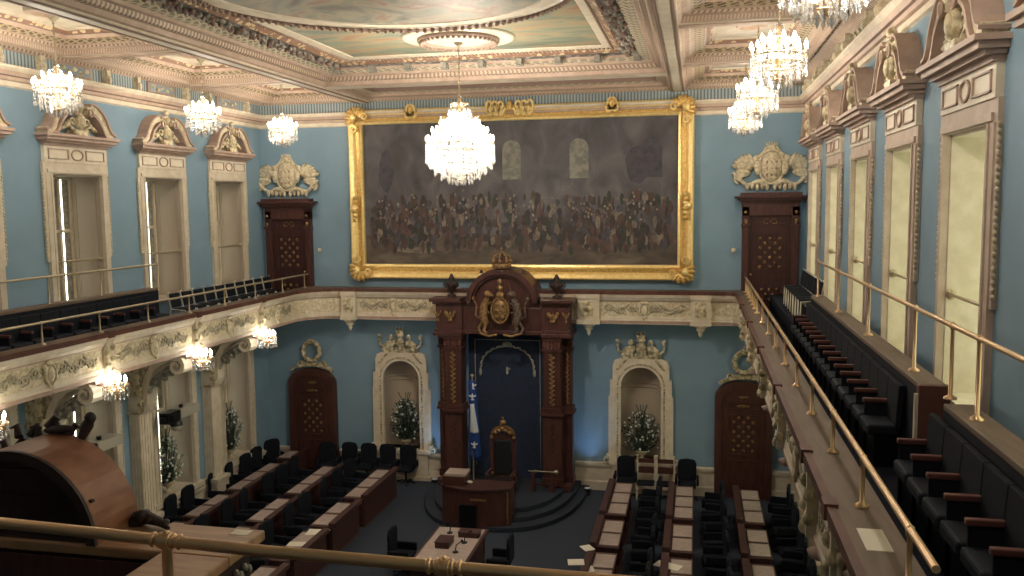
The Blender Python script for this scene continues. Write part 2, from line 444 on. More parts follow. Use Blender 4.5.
# bead rows
g = G()
for i in range(64): g.ball((-3.1+.1*i, PY1-1.18, SZ+.42), (.035, .03, .035), 5)
for s in (-1, 1):
    for i in range(140): g.ball((s*3.2, PY1-1.2-.1*i, SZ+.42), (.03, .035, .035), 5)
n = 130
for i in range(n):
    a = 2*PI*i/n; g.ball((rc[0]+3.24*math.cos(a), rc[1]+3.24*math.sin(a), pz-.1), (.05, .05, .04), 5)
build('trim_6', g, 'pink', kind='structure')
# rosette for the great chandelier
RX, RY = .1, -6.35
g = G()
g.lathe([(1.22, 0), (1.22, -.03), (1.14, -.05), (.86, -.05)], RX, RY, 48, 0, pz)
g.lathe([(.88, -.02), (.88, -.1), (.8, -.13), (.74, -.1), (.72, -.06)], RX, RY, 48, 1, pz)
g.lathe([(.73, -.068), (.3, -.075), (.2, -.1), (.05, -.12)], RX, RY, 32, 0, pz)
for i in range(44):
    a = 2*PI*i/44; g.ball((RX+.81*math.cos(a), RY+.81*math.sin(a), pz-.13), (.045, .045, .05), 5, 1)
build('ceiling_rose', g, ['cream_light', 'pink'], kind='structure')
bpy.data.objects['ceiling_rose']['label'] = 'round plaster ceiling rose with beaded pink ring'
# ------------------------------------------------------------------ carved ornaments
def scrollpair(g, cx, cz, r, y0, y1, m=0, th=.05, up=1):
    for s in (-1, 1):
        sp = spiral(0, 0, r, r*.2, 90, 1.3)
        g.band([(cx+s*(r+p[0]), cz+up*p[1]) for p in sp], th, y0, y1, m)
def wing(g, cx, cz, s, L_, y, m=0, n=6, a0=20, a1=75):
    for i in range(n):
        a = math.radians(a0+(a1-a0)*i/(n-1)); l = L_*(1-.06*i)
        g.ball((cx+s*math.cos(a)*l*.55, y-.01*i, cz+math.sin(a)*l*.55), (l*.5, .04, L_*.13), 8, m, rot=(a if s > 0 else PI-a))
# ------------------------------------------------------------------ windows
def window_proto(upper, right):
    r = thing('window_1', None, None, kind='structure')
    z0, z1 = (6.35, 9.37) if upper else (1.3, 4.75)
    # local: +x along wall, -y into the room, wall face y=0
    g = G()
    g.box(-1.0, -OW, -.05, 0, 7.55 if upper else z0, z1); g.box(OW, 1.0, -.05, 0, 7.55 if upper else z0, z1)
    g.box(-.93, -OW, -.07, 0, z0, z1); g.box(OW, .93, -.07, 0, z0, z1)
    g.box(-1.0, 1.0, -.06, 0, z1, z1+.24); g.box(-.9, .9, -.09, 0, z1+.02, z1+.1)
    g.box(-OW-.03, -OW+.02, -.09, 0, z0, z1); g.box(OW-.02, OW+.03, -.09, 0, z0, z1)
    if not upper: g.box(-1.08, 1.08, -.14, 0, z0-.12, z0); g.box(-1.0, 1.0, -.1, 0, z1+.24, z1+.34)
    build('window_casing', g, 'casing_shaded' if right else 'cream', r)
    g = G()
    k = 0
    z = z1-.02
    while z > (7.6 if upper else 2.2):
        for s in (-1, 1): g.ball((s*1.005, -.045, z), (.028, .025, .032), 5)
        z -= .07
    build('rope_moulding', g, 'stone_white', r)
    g = G()   # lining of the deep reveal
    g.box(-OW, -OW+.03, 0, .85, z0, z1); g.box(OW-.03, OW, 0, .85, z0, z1); g.box(-OW, OW, 0, .85, z1-.03, z1); g.box(-OW, OW, -.03, .85, z0-.05, z0+.006)
    for s in ((-1, 1) if not right else ()):
        for a, b2 in ((z0+.15, z0+1.0), (z0+1.1, z1-.15)):
            x = s*(OW-.035)
            for ya, yb, za, zb in ((.1, .14, a, b2), (.6, .64, a, b2), (.1, .64, a, a+.03), (.1, .64, b2-.03, b2)):
                g.box(min(x, x-s*.01), max(x, x-s*.01), ya, yb, za, zb)
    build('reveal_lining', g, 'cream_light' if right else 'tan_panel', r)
    g = G()
    for xx in (-.75, -.37, .37-.045, .7): g.box(xx, xx+.05, .72, .78, z0, z1)
    g.box(-.04, .04, .7, .78, z0, z1)
    for zz in (z0, (z0+z1)/2+.25, z1-.08): g.box(-.75, .75, .72, .78, zz, zz+.07)
    build('window_frame', g, 'cream_light', r)
    build('glass_pane', G().box(-.76, .76, .8, .82, z0, z1), 'daylight_right' if right else 'daylight', r)
    if not right:   # closed blinds with a bright gap
        s = 1
        gx = .5
        g = G().box(-.76, gx-.025, .785, .795, z0+.02, z1-.02).box(gx+.025, .76, .785, .795, z0+.02, z1-.02)
        build('window_blind', g, 'carved_grey', r)
    if upper:
        g = G()    # frieze panel with three sunk panels
        g.box(-.96, .96, -.08, 0, z1+.24, z1+.58, 0)
        for a, b2 in ((-.86, -.26), (.26, .86)):
            for q in ((a, b2, z1+.3, z1+.32), (a, b2, z1+.5, z1+.52), (a, a+.03, z1+.3, z1+.52), (b2-.03, b2, z1+.3, z1+.52)): g.box(q[0], q[1], -.1, -.08, q[2], q[3], 1)
        g.tube([(.17*math.cos(t*PI/8), -.09, z1+.41+.11*math.sin(t*PI/8)) for t in range(16)], .018, 5, 1, closed=True)
        build('frieze_panel', g, ['cream_light', 'pink'], r)
        g = G()
        zc = z1+.58
        for w, d, a, b2 in ((.98, .12, 0, .06), (1.02, .2, .06, .11), (1.08, .28, .11, .18), (1.13, .33, .18, .24)): g.box(-w, w, -d, 0, zc+a, zc+b2)
        build('window_cornice', g, 'pink', r)
        g = G(); zc += .24
        for s in (-1, 1):     # broken pediment, each half sweeping up to a scroll
            pts = [(s*x, zc+z) for x, z in ((1.02, .03), (.9, .07), (.82, .16), (.77, .27), (.7, .38), (.61, .48), (.51, .55), (.41, .6), (.32, .62), (.26, .6), (.23, .56))]
            g.band(pts, [.17-.004*i for i in range(11)], -.24, 0, 0)
            g.band([(x*.84, zc+(z-zc)*.84-.03) for x, z in pts], .05, -.28, 0, 1)
            g.band([(x*1.06, zc+(z-zc)*1.08+.03) for x, z in pts], .04, -.29, 0, 1)
            g.ball((s*.24, -.18, zc+.5), (.08, .13, .09), 8, 0)
            g.tube([(s*(.24+.07*math.cos(t*PI/5)), -.3, zc+.5+.08*math.sin(t*PI/5)) for t in range(10)], .02, 5, 1, closed=True)
        build('pediment', g, ['stone_white', 'pink'], r)
        g = G()
        g.box(-.2, .2, -.26, 0, zc, zc+.12); g.ball((0, -.2, zc+.3), (.13, .09, .2), 10); g.ball((0, -.2, zc+.8), (.05, .05, .06), 6); g.ball((0, -.27, zc+.3), (.09, .05, .13), 8)
        g.ball((0, -.2, zc+.6), (.1, .1, .13), 8); g.ball((0, -.22, zc+.78), (.07, .08, .08), 8); g.ball((-.1, -.2, zc+.64), (.08, .06, .05), 6, rot=.6); g.ball((.1, -.2, zc+.64), (.08, .06, .05), 6, rot=-.6)
        g.ball((0, -.22, zc+.71), (.05, .05, .06), 6)
        for s in (-1, 1):
            for k in range(5): g.ball((s*(.2+.07*k), -.15, zc+.14+.045*((k*7) % 4)), (.1, .07, .05), 6, rot=s*(.7-.25*k))
            g.band([(s*(.2+p[0]), zc+.28+p[1]) for p in spiral(0, 0, .13, .03, -90, 1.2, 10)], .035, -.2, -.08)
        build('carved_crest', g, 'carved', r)
        g = G().tube([(-.74, .05, 7.52), (.74, .05, 7.52)], .022, 8); g.ball((-.72, .05, 7.52), (.035, .06, .06), 8); g.ball((.72, .05, 7.52), (.035, .06, .06), 8)
        build('guard_bar', g, 'brass_dull', r)
    return r
wn = 0
for upper in (True, False):
    for s in (-1, 1):
        p = None
        for i in range(8 if upper else 5):
            if s > 0 and not upper and i > 3: continue
            wn += 1
            loc = (s*WX, WC[i], 0); rz = PI/2 if s < 0 else -PI/2
            if p is None:
                p = window_proto(upper, s > 0); p.location = loc; p.rotation_euler = (0, 0, rz); p.name = 'window_%d' % wn
            else: dup(p, loc, rz, name='window_%d' % wn)
# ------------------------------------------------------------------ doors on the front wall
def rosette_grid(g, cx, z0, rows, dx, dz, y, m, r=.04):
    for j in range(rows):
        xs = (-dx, 0, dx) if j % 2 == 0 else (-dx/2, dx/2)
        for x in xs: g.ball((cx+x, y, z0+dz*j), (r, .025, r*1.1), 6, m)
def upper_door(n, x):
    r = thing('door_%d' % n, None, None, (x, 0, 0), kind='structure')
    g = G()
    for s in (-1, 1):
        a, b2 = sorted((s*.56, s*.75)); g.box(a, b2, -.16, 0, 5.6, 8.5); g.box(a+.03, b2-.03, -.2, -.16, 5.7, 7.9)
        g.box(a-.02, b2+.02, -.22, 0, 7.95, 8.03)
    g.box(-.75, .75, -.16, 0, 8.25, 8.6)
    for w, d, a, b2 in ((.78, .2, 8.6, 8.66), (.86, .28, 8.66, 8.73), (.95, .36, 8.73, 8.79), (.8, .3, 8.79, 8.88)): g.box(-w, w, -d, 0, a, b2)
    build('door_frame', g, 'mahogany', r, bevel=.008)
    g = G().box(-.56, .56, -.08, 0, 5.6, 8.25)
    for a, b2, c, d in ((-.4, .4, 8.0, 8.15), (-.42, .42, 6.75, 7.75), (-.42, .42, 5.75, 6.55)):
        for q in ((a, b2, c, c+.03), (a, b2, d-.03, d), (a, a+.03, c, d), (b2-.03, b2, c, d)): g.box(q[0], q[1], -.1, -.08, q[2], q[3])
    build('door_leaf', g, 'mahogany_dark', r)
    leaf = r.children[-1] if False else [c for c in r.children if c.name.startswith('door_leaf')][0]
    g = G(); rosette_grid(g, 0, 6.85, 7, .26, .13, -.1, 0, .05)
    for s in (-1, 1): g.ball((s*.66, -.22, 8.35), (.05, .03, .05), 8); g.ball((s*.66, -.22, 8.1), (.05, .03, .07), 8)
    g.band([(p[0]-.1, 8.08+p[1]) for p in spiral(0, 0, .1, .03, 0, 1)], .02, -.1, -.08); g.band([(.1-p[0], 8.08+p[1]) for p in spiral(0, 0, .1, .03, 0, 1)], .02, -.1, -.08)
    rosette_grid(g, 0, 5.95, 3, .2, .14, -.1, 0, .05)
    build('carved_rosettes', g, 'gilt_old', leaf)
    g = G().ball((.5 if x < 0 else -.5, -.14, 6.65), .03, 8)
    build('door_knob', g, 'brass', leaf)
    return r
upper_door(1, -7.1); upper_door(2, 7.08)
def lower_door(n, x):
    r = thing('door_%d' % n, None, None, (x, 0, 0), kind='structure')
    def arch(w, z0, zs, zt, k=14): return [(-w, z0)]+[(-w*math.cos(PI*i/k), zs+(zt-zs)*math.sin(PI*i/k)) for i in range(k+1)]+[(w, z0)]
    g = G(); o = arch(.78, FZ, 3.2, 3.66); inn = arch(.6, FZ, 3.1, 3.42)
    for i in range(len(o)-1):
        g.prism([o[i], o[i+1], inn[i+1], inn[i]], -.16, 0)
    build('door_frame', g, 'mahogany', r)
    g = G().prism(inn, -.09, 0)
    for a, b2, c, d in ((-.42, .42, 2.85, 3.05), (-.42, .42, 1.55, 2.7), (-.42, .42, .5, 1.4)):
        for q in ((a, b2, c, c+.03), (a, b2, d-.03, d), (a, a+.03, c, d), (b2-.03, b2, c, d)): g.box(q[0], q[1], -.11, -.09, q[2], q[3])
    build('door_leaf', g, 'mahogany', r)
    g = G(); rosette_grid(g, 0, 1.68, 8, .26, .135, -.11, 0, .048)
    g.ball((0, -.1, 2.95), (.2, .03, .05), 8); g.ball((0, -.1, 3.2), (.15, .03, .04), 8)
    build('carved_rosettes', g, 'gilt_old', [c for c in r.children if c.name.startswith('door_leaf')][0])
    return r
lower_door(3, -6.5); lower_door(4, 6.45)
def wreath(x, label):
    r = thing('door_wreath_ornament', label, 'wall ornament', (x, 0, 3.62))
    g = G()
    for s in (-1, 1):   # curved base following the door head, scroll feet
        g.band([(s*(.72*math.cos(t)), .04+.3*math.sin(t)-.2) for t in [math.radians(20+70*i/8) for i in range(9)]], .07, -.14, 0)
        g.band([(s*(.36+p[0]), .16+p[1]) for p in spiral(0, 0, .12, .03, -90, 1.2, 10)], .04, -.12, 0)
    g.box(-.36, .36, -.1, 0, .1, .2)
    build('carved_base', g, 'carved', r)
    g = G().tube([(.27*math.cos(t*PI/12), -.08, .56+.29*math.sin(t*PI/12)) for t in range(24)], .075, 7, closed=True)
    for i in range(22):
        a = 2*PI*i/22; g.ball((.28*math.cos(a), -.13, .56+.3*math.sin(a)), (.06, .04, .045), 6, rot=a)
    g.ball((0, -.12, .9), (.12, .05, .06), 8)
    build('wreath', g, 'carved', r)
    return r
wreath(-6.5, 'small carved cream wreath above the lower left arched door')
wreath(6.45, 'small carved cream wreath above the lower right arched door')
def arms_relief(x, label):
    """plaster coat of arms: oval shield, crown, spread wings, swirling ribbon"""
    r = thing('plaster_arms_relief', label, 'wall ornament', (x, 0, 8.93))
    g = G()
    g.ball((0, -.1, .64), (.3, .12, .42), 14)
    g.tube([(.33*math.cos(t*PI/12), -.14, .64+.45*math.sin(t*PI/12)) for t in range(24)], .035, 6, closed=True)
    sh = build('oval_shield', g, 'stone_white', r)
    g = G()
    for j in range(3):
        for k in range(3): g.ball((-.12+.12*k, -.2, .42+.17*j), (.035, .02, .045), 6)
    build('shield_charges', g, 'pink', sh)
    for s in (-1, 1):
        g = G()
        wing(g, s*.42, .6, s, .62, -.08, 0, 6, 8, 62)
        wing(g, s*.5, .5, s, .5, -.1, 0, 3, -18, 6)
        g.ball((s*.4, -.14, .86), (.09, .08, .1), 8); g.ball((s*.36, -.16, .62), (.1, .08, .2), 8)
        g.tube([(s*.12, -.1, 1.18), (s*.22, -.12, 1.02), (s*.36, -.14, .92)], .04, 6)
        build('winged_supporter', g, 'stone_white', r)
    g = G()
    for s in (-1, 1):
        pts = [(s*(.12+.9*t), -.1-.03*math.sin(9*t), .16+.08*math.sin(8*t)+.25*t*t) for t in [i/12 for i in range(13)]]
        g.tube(pts, [.08-.04*i/12 for i in range(13)], 6)
        g.band([(s*(.86+p[0]), .34+p[1]) for p in spiral(0, 0, .13, .03, -90, 1.3, 12)], .05, -.14, -.02)
        for k in range(5): g.ball((s*(.1+.13*k), -.12, .1+.03*(k % 2)), (.06, .05, .1), 6)
    build('ribbon', g, 'stone_white', r)
    g = G().lathe([(.12, 0), (.13, .06), (.09, .08), (.15, .14)], 0, -.1, 10, 0, 1.08, sc=(1, .6))
    for k in range(-2, 3): g.ball((.065*k, -.12, 1.27-.012*abs(k)), (.025, .025, .05), 6)
    build('crown', g, 'stone_white', r)
    return r
arms_relief(-7.1, 'white plaster coat of arms above the upper left door')
arms_relief(7.08, 'white plaster coat of arms above the upper right door')
for x, l in ((-6.12, 'left'), (6.12, 'right')):
    o = build('wall_sensor', G().lathe([(.05, 0), (.06, .02), (.06, .1), (.04, .12)], 0, 0, 10), 'stone_white', loc=(x, -.065, 7.25))
    tag(o, 'small round white sensor on the wall beside the upper %s door' % l, 'sensor')
# ------------------------------------------------------------------ niches
def niche(x, label):
    r = thing('wall_niche', label, 'niche', (x, 0, FZ))
    Z = -FZ
    g = G()   # carved surround
    def outl(w, zs, z0): return [(-w, z0)]+[(-w*math.cos(PI*i/16), zs+w*math.sin(PI*i/16)) for i in range(17)]+[(w, z0)]
    inn = outl(.57, 3.4, 1.24)
    outer = [(-.86, 1.24), (-.86, 3.5)]+[(-.86+.12*math.sin(PI*i/16), 3.5) for i in range(0)]
    o = []
    for i in range(17):
        t = PI*i/16; px, pzz = -.86*math.cos(t), 3.45+.86*math.sin(t)
        k = max(abs(math.cos(t)), abs(math.sin(t))); o.append((max(-.8, min(.8, -1.05*math.cos(t))), Z+min(4.22, 3.45+1.0*math.sin(t))))
    o = [(-.8, Z+1.24)]+o+[(.8, Z+1.24)]
    inn = [(a, b2+Z) for a, b2 in inn]
    for i in range(len(o)-1): g.prism([o[i], o[i+1], inn[i+1], inn[i]], -.12, 0)
    g.box(-.92, -.8, -.1, 0, Z+1.24, Z+3.1); g.box(.8, .92, -.1, 0, Z+1.24, Z+3.1)
    for s in (-1, 1): g.box(s*.8-.08, s*.8+.08, -.16, 0, Z+3.08, Z+3.16); g.box(s*.8-.07, s*.8+.07, -.16, 0, Z+3.16, Z+3.6)
    build('surround', g, 'cream_light', r)
    g = G(); k = 0
    for i in range(1, 34):
        t = PI*i/34; g.ball((-.66*math.cos(t), -.13, Z+3.4+.66*math.sin(t)), (.03, .025, .03), 5)
    z = 1.3
    while z < 3.4:
        for s in (-1, 1): g.ball((s*.66, -.13, Z+z), (.03, .025, .04), 5)
        z += .085
    for s in (-1, 1):
        for q in range(4): g.ball((s*(.62-.05*q), -.13, Z+3.95+.06*q), (.1, .03, .04), 6, rot=s*-.7)
    build('beading', g, 'carved', r)
    g = G()    # concave back
    n = 12; vs = []; fs = []
    for j, zz in enumerate((1.24, 3.4)):
        for i in range(n+1):
            t = PI*i/n; vs.append((-.57*math.cos(t), .0+.5*math.sin(t), Z+zz))
    for i in range(n): fs.append((i, i+1, n+2+i, n+1+i))
    g.add(vs, fs, 0, True)
    vs = []; fs = []; mm = 8
    for j in range(mm+1):
        ph = PI/2*j/mm
        for i in range(n+1):
            t = PI*i/n; vs.append((-.57*math.cos(t)*math.cos(ph), .5*math.sin(t)*math.cos(ph), Z+3.4+.57*math.sin(ph)))
    for j in range(mm):
        for i in range(n): fs.append((j*(n+1)+i, j*(n+1)+i+1, (j+1)*(n+1)+i+1, (j+1)*(n+1)+i))
    g.add(vs, fs, 0, True)
    g.box(-.57, .57, 0, .52, Z+1.2, Z+1.24)
    for zz in (3.3, 3.42):
        g.tube([(-.55*math.cos(PI*i/n), .48*math.sin(PI*i/n)-.01, Z+zz) for i in range(n+1)], .02, 5)
    build('niche_shell', g, 'tan_panel', r)
    g = G()
    g.box(-.9, .9, -.2, 0, Z+1.12, Z+1.24); g.box(-.82, .82, -.15, 0, Z+.34, Z+1.12); g.box(-.9, .9, -.2, 0, Z+FZ, Z+.42)
    for s in (-1, 1):
        g.band([(s*(.98+p[0]), Z+1.25+p[1]) for p in spiral(0, 0, .13, .03, 90, 1.2, 10)], .04, -.16, 0)
    build('pedestal', g, 'cream_light', r)
    g = G()   # cresting: crown, shield, two lying beasts
    g.box(-.55, .55, -.14, 0, Z+4.22, Z+4.3); g.ball((0, -.12, Z+4.5), (.15, .07, .2), 10)
    g.lathe([(.12, 0), (.14, .08), (.1, .1), (.15, .2)], 0, -.1, 8, 0, Z+4.7, sc=(1, .6))
    for k in (-1, 0, 1): g.ball((.1*k, -.1, Z+4.95), (.03, .03, .05), 6)
    for s in (-1, 1):
        g.ball((s*.34, -.1, Z+4.45), (.22, .07, .13), 8, rot=-s*.5); g.ball((s*.28, -.12, Z+4.68), (.08, .06, .09), 8)
        g.tube([(s*.5, -.1, Z+4.35), (s*.64, -.1, Z+4.45), (s*.66, -.1, Z+4.62), (s*.58, -.1, Z+4.7)], .035, 6)
        g.ball((s*.66, -.1, Z+4.72), (.07, .04, .05), 6, rot=s*.7)
        for k in range(4): g.ball((s*(.12+.13*k), -.14, Z+4.33), (.06, .04, .06), 6)
        g.tube([(s*.3, -.12, Z+4.4), (s*.36, -.14, Z+4.3)], .035, 6); g.tube([(s*.45, -.12, Z+4.4), (s*.5, -.14, Z+4.3)], .035, 6)
    build('heraldic_cresting', g, 'carved', r)
    return r
niche(-NX, 'arched cream niche with heraldic crest left of the throne canopy')
niche(NX, 'arched cream niche with heraldic crest right of the throne canopy')
def bouquet(name, x, y, z, R_, H, seed, label, flat=1.0, rz=0):
    rr = random.Random(seed)
    r = thing(name, label, 'flower arrangement', (x, y, z), rz)
    g = G().lathe([(.12, 0), (.14, .02), (.05, .06), (.05, .12), (.16, .2), (.18, .26)], 0, 0, 12)
    build('vase', g, 'stone_white', r)
    g = G(); p = G()
    for i in range(420):
        a = rr.uniform(0, 2*PI); h = rr.uniform(.05, 1); w = R_*math.sin(PI*min(.98, h*.8+.12))**.7*rr.uniform(.3, 1)
        cx, cy, cz = w*math.cos(a), w*math.sin(a)*flat, .18+h*(H-.18)*(1-.1*abs(w/R_))
        dx, dz = rr.uniform(-1, 1), rr.uniform(-.6, 1); l = .1
        g.add([(cx, cy, cz), (cx+dx*l*.5-.025, cy-.03, cz+dz*l*.5), (cx+dx*l, cy, cz+dz*l), (cx+dx*l*.5+.025, cy+.03, cz+dz*l*.5)], [(0, 1, 2, 3)], 0)
        if i % 5 < 2: g.tube([(0, 0, .2), (cx*.6, cy*.6, .2+(cz-.2)*.5), (cx, cy, cz)], .005, 3)
        if i % 6 == 0: p.ball((cx+dx*.05, cy-.03, cz+.02), (.04*rr.uniform(.5, 1.1), .035, .035), 5)
    for i in range(5):
        a = rr.uniform(-.25, .25); g.tube([(0, 0, H*.6), (a*.5, 0, H), (a, 0, H*1.15)], .012, 4)
    build('foliage', g, 'leaf', r, kind='stuff'); build('blossoms', p, 'petal', r, kind='stuff')
    return r
bouquet('flower_arrangement', -NX+.08, .06, 1.24, .56, 1.5, 11, 'tall white and green flower arrangement in the left front niche', .55)
bouquet('flower_arrangement', NX+.03, .06, 1.24, .66, 1.4, 12, 'tall white and green flower arrangement in the right front niche', .5)
for i in range(3):
    bouquet('potted_plant', -8.22, WC[i]-.05, 1.31, .62, 1.45, 20+i, 'leafy plant on the sill of the lower left window %s' % nth(i, 'the front wall'), .45, PI/2)
# ------------------------------------------------------------------ great painting
r = thing('gilt_framed_painting', 'huge dark painting in gilt frame hung on the front wall', 'painting', (0, -.04, 6.5))
def Zp(z): return z-6.5
cw, c0, c1 = 4.58, 6.92, 11.0
g = G().box(-cw-.05, cw+.05, -.06, 0, Zp(c0-.05), Zp(c1+.05), 0)
rp = random.Random(5)
g.box(-cw, cw, -.065, -.06, Zp(c0), Zp(7.75), 1)
def blob(x, z, w, h, mi, y=-.068):
    n = 9; g.add([(x+w*math.cos(2*PI*k/n)*rp.uniform(.75, 1.1), y, Zp(z)+h*math.sin(2*PI*k/n)*rp.uniform(.75, 1.1)) for k in range(n)], [tuple(range(n))], mi)
for i in range(760):       # a loose throng of painted dabs, no particular picture
    x = rp.uniform(-cw+.15, cw-.15); z = rp.uniform(7.5, 8.85)
    if rp.random() < .4: z = rp.uniform(7.35, 8.2)
    blob(x, z, rp.uniform(.04, .11), rp.uniform(.08, .24), rp.choice((2, 2, 3, 5, 7, 2, 3, 8)) if rp.random() < .9 else 4, -.066-.000006*i)
for i in range(120):
    blob(rp.uniform(-cw+.4, cw-.4), rp.gauss(8.6, .2), .035, .045, rp.choice((4, 6, 4)), -.0712-.000005*i)
for x, z, w, h, mi in ((-3.9, 9.6, .3, .9, 7), (3.5, 9.7, .5, .7, 7), (-1.4, 10.0, .25, .6, 7), (-3, 7.3, .9, .12, 4), (2.3, 7.4, .5, .1, 4), (-2.2, 10.2, .6, .3, 7)):
    blob(x, z, w*.8, h*.8, mi, -.0655)
for x in (-.1, 1.85, 3.9):      # pale upright patches of painted daylight
    g.prism([(x-.27, Zp(9.35)), (x+.27, Zp(9.35)), (x+.27, Zp(10.2))]+[(x+.27*math.cos(PI*k/8), Zp(10.2)+.27*math.sin(PI*k/8)) for k in range(1, 8)]+[(x-.27, Zp(10.2))], -.066, -.0655, 6 if x < 3 else 7)
build('canvas', g, ['picture_hall', 'picture_floor', 'picture_tone_a', 'picture_tone_b', 'picture_tone_c', 'picture_tone_d', 'picture_tone_e', 'picture_tone_f', 'picture_tone_g'], r)
g = G()
fr = [(-cw, Zp(c0)), (cw, Zp(c0)), (cw, Zp(c1)), (-cw, Zp(c1))]
# sweep in xy then rotate up: profile (out, depth)
g.sweep(fr, [(.0, -.07, 0), (-.03, .14, 1), (-.09, .16, 1), (-.14, .11, 0), (-.24, .1, 2), (-.3, .17, 1), (-.4, .22, 0), (-.44, .2, 0), (-.46, 0, 0)], closed=True)
g.v = [(x, -z, y) for x, y, z in g.v]
build('gilt_moulding', g, ['gilt_bright', 'gilt_bright', 'gilt'], r)
def gilt_corner(cx, cz, s, t, k):
    g = G()
    for q in range(7):
        a = math.radians(-20+25*q); g.ball((cx+s*.2*math.cos(a)*1.1-s*.1, -.26, cz+t*.22*math.sin(a)-t*.05), (.17, .06, .07), 8, 0, rot=math.atan2(t*math.sin(a), s*math.cos(a)))
    g.ball((cx, -.28, cz), (.12, .08, .14), 8, 1)
    for d in (0, 1):
        g.band([(cx-s*.28*d*1.2+s*p[0]*.9, cz-t*.3*(1-d)*1.2+t*p[1]*.9) for p in spiral(0, 0, .14, .03, 0, 1.3, 12)], .05, -.3, -.2, 1)
    build('corner_ornament', g, ['gilt', 'gilt_bright'], r)
for s in (-1, 1):
    gilt_corner(s*(cw+.24), Zp(c1+.24), s, 1, 0); gilt_corner(s*(cw+.24), Zp(c0-.22), s, -1, 0)
    g = G()
    for q in range(6): g.ball((s*(cw+.24), -.27, Zp(8.55)+.13*(q-2.5)), (.12-.02*abs(q-2.5), .06, .07), 8, q % 2, rot=(-1)**q*.5)
    g.ball((s*(cw+.3), -.27, Zp(8.55)), (.13, .07, .09), 8, 1)
    build('side_ornament', g, ['gilt', 'gilt_bright'], r)
for x, w in ((-3.05, .22), (-.1, .62), (2.8, .22)):
    g = G()
    for s in (-1, 1):
        for kk in range(1 if w < .3 else 3):
            g.band([(x+s*(w*.55+.28*kk*.6-.1)+s*p[0], Zp(c1+.42)+p[1]*(1.5+.15*kk)) for p in spiral(0, 0, .14, .03, 200, 1.25, 12)], .06, -.3, -.14, 1)
            g.band([(x+s*(w*.4+.28*kk*.6)-s*p[0], Zp(c1+.26)-p[1]) for p in spiral(0, 0, .1, .03, 20, 1.1, 10)], .05, -.3, -.14, 1)
            g.ball((x+s*(.1+.22*kk), -.24, Zp(c1+.34)), (.12, .06, .06), 8, 0, rot=s*.5)
    g.ball((x, -.26, Zp(c1+.42)), (.09, .06, .15), 8, 0)
    build('crest_ornament', g, ['gilt', 'gilt_bright'], r)
# ------------------------------------------------------------------ galleries
def gpath(d=0, yb=-20.0):
    """nave edge of the balcony set back by d"""
    X, Y, R_ = 6.2+d, -.7+d, 1.0+d
    p = [(-X, yb), (-X, -1.7)]
    p += [(-5.2-R_*math.cos(math.radians(t)), -1.7+R_*math.sin(math.radians(t))) for t in (15, 30, 45, 60, 75)]
    p += [(-5.2, Y), (5.9, Y)]
    p += [(5.9+(.3+d)*math.cos(math.radians(t)), -1.0+(.3+d)*math.sin(math.radians(t))) for t in (60, 30)]
    p += [(X, -1.0), (X, yb)]
    return p
gal = thing('gallery_balcony', 'cream carved balcony with brown wood ledge running around the blue chamber', 'balcony', (0, 0, GB))
def Zg(z): return z-GB
g = G().sweep(gpath(), [(.2, Zg(5.28), 0), (.1, Zg(5.3), 0), (.07, Zg(5.3), 0), (.06, Zg(5.38), 1), (.08, Zg(5.41), 0), (.08, Zg(5.44), 0), (.09, Zg(5.5), 0), (.1, Zg(5.5), 0), (.1, Zg(5.9), 2), (.07, Zg(5.92), 0),
                       (.05, Zg(5.95), 1), (.02, Zg(6.0), 0), (-.01, Zg(6.03), 0), (-.03, Zg(6.1), 0), (-.03, Zg(6.12), 0)])
build('parapet', g, ['cream', 'pink', 'stone_white'], gal)
g = G().sweep(gpath(), [(.02, Zg(6.12), 0), (-.05, Zg(6.12), 0), (-.05, Zg(6.215), 0), (.02, Zg(6.215), 0), (.02, Zg(6.17), 0)])
build('cap_moulding', g, 'wood_cap', gal)
g = G()
for s in (-1, 1):
    a, b2 = sorted((s*6.21, s*6.6)); g.box(a, b2, -20, -1.7, Zg(6.12), Zg(6.2))
    g.box(*sorted((s*6.5, s*6.6)), -20, -.3, Zg(5.4), Zg(6.12))
    a, b2 = sorted((s*5.2, s*6.6)); g.box(a, b2, -.66, 0, Zg(6.12), Zg(6.2))
    # quarter corner
    cx, cy = s*5.2, -1.7
    vs = [(cx+s*1.4, cy+.0, Zg(6.2)), (cx+s*1.4, -.66, Zg(6.2)), (cx, -.66, Zg(6.2))]
    vs += ([(cx-.99*math.cos(math.radians(t)), cy+.99*math.sin(math.radians(t)), Zg(6.2)) for t in (90, 75, 60, 45, 30, 15, 0)] if s < 0 else [(5.9, -.71, Zg(6.2)), (6.1, -.8, Zg(6.2)), (6.19, -1.0, Zg(6.2)), (6.19, -1.7, Zg(6.2))])
    g.add(vs, [tuple(range(len(vs)))])
g.box(-5.2, 5.2, -.66, 0, Zg(6.12), Zg(6.195))
build('ledge', g, 'ledge_wood', gal)
g = G()
for s in (-1, 1):
    a, b2 = sorted((s*6.35, s*8.0)); g.box(a, b2, -20, -.0, Zg(5.28), Zg(5.42), 0)
    g.box(*sorted((s*6.5, s*8)), -20, 0, Zg(5.42), Zg(5.7), 1)
    g.box(*sorted((s*7.42, s*8)), -22, -6.4, Zg(5.7), Zg(6.3), 1)     # raised rear walk
    if s > 0: g.box(7.1, 8, -6.4, 0, Zg(5.7), Zg(6.1), 1)
g.box(-6.3, 6.3, -.62, 0, Zg(5.28), Zg(5.4), 0)
build('gallery_deck', g, ['cream', 'carpet_dark'], gal)
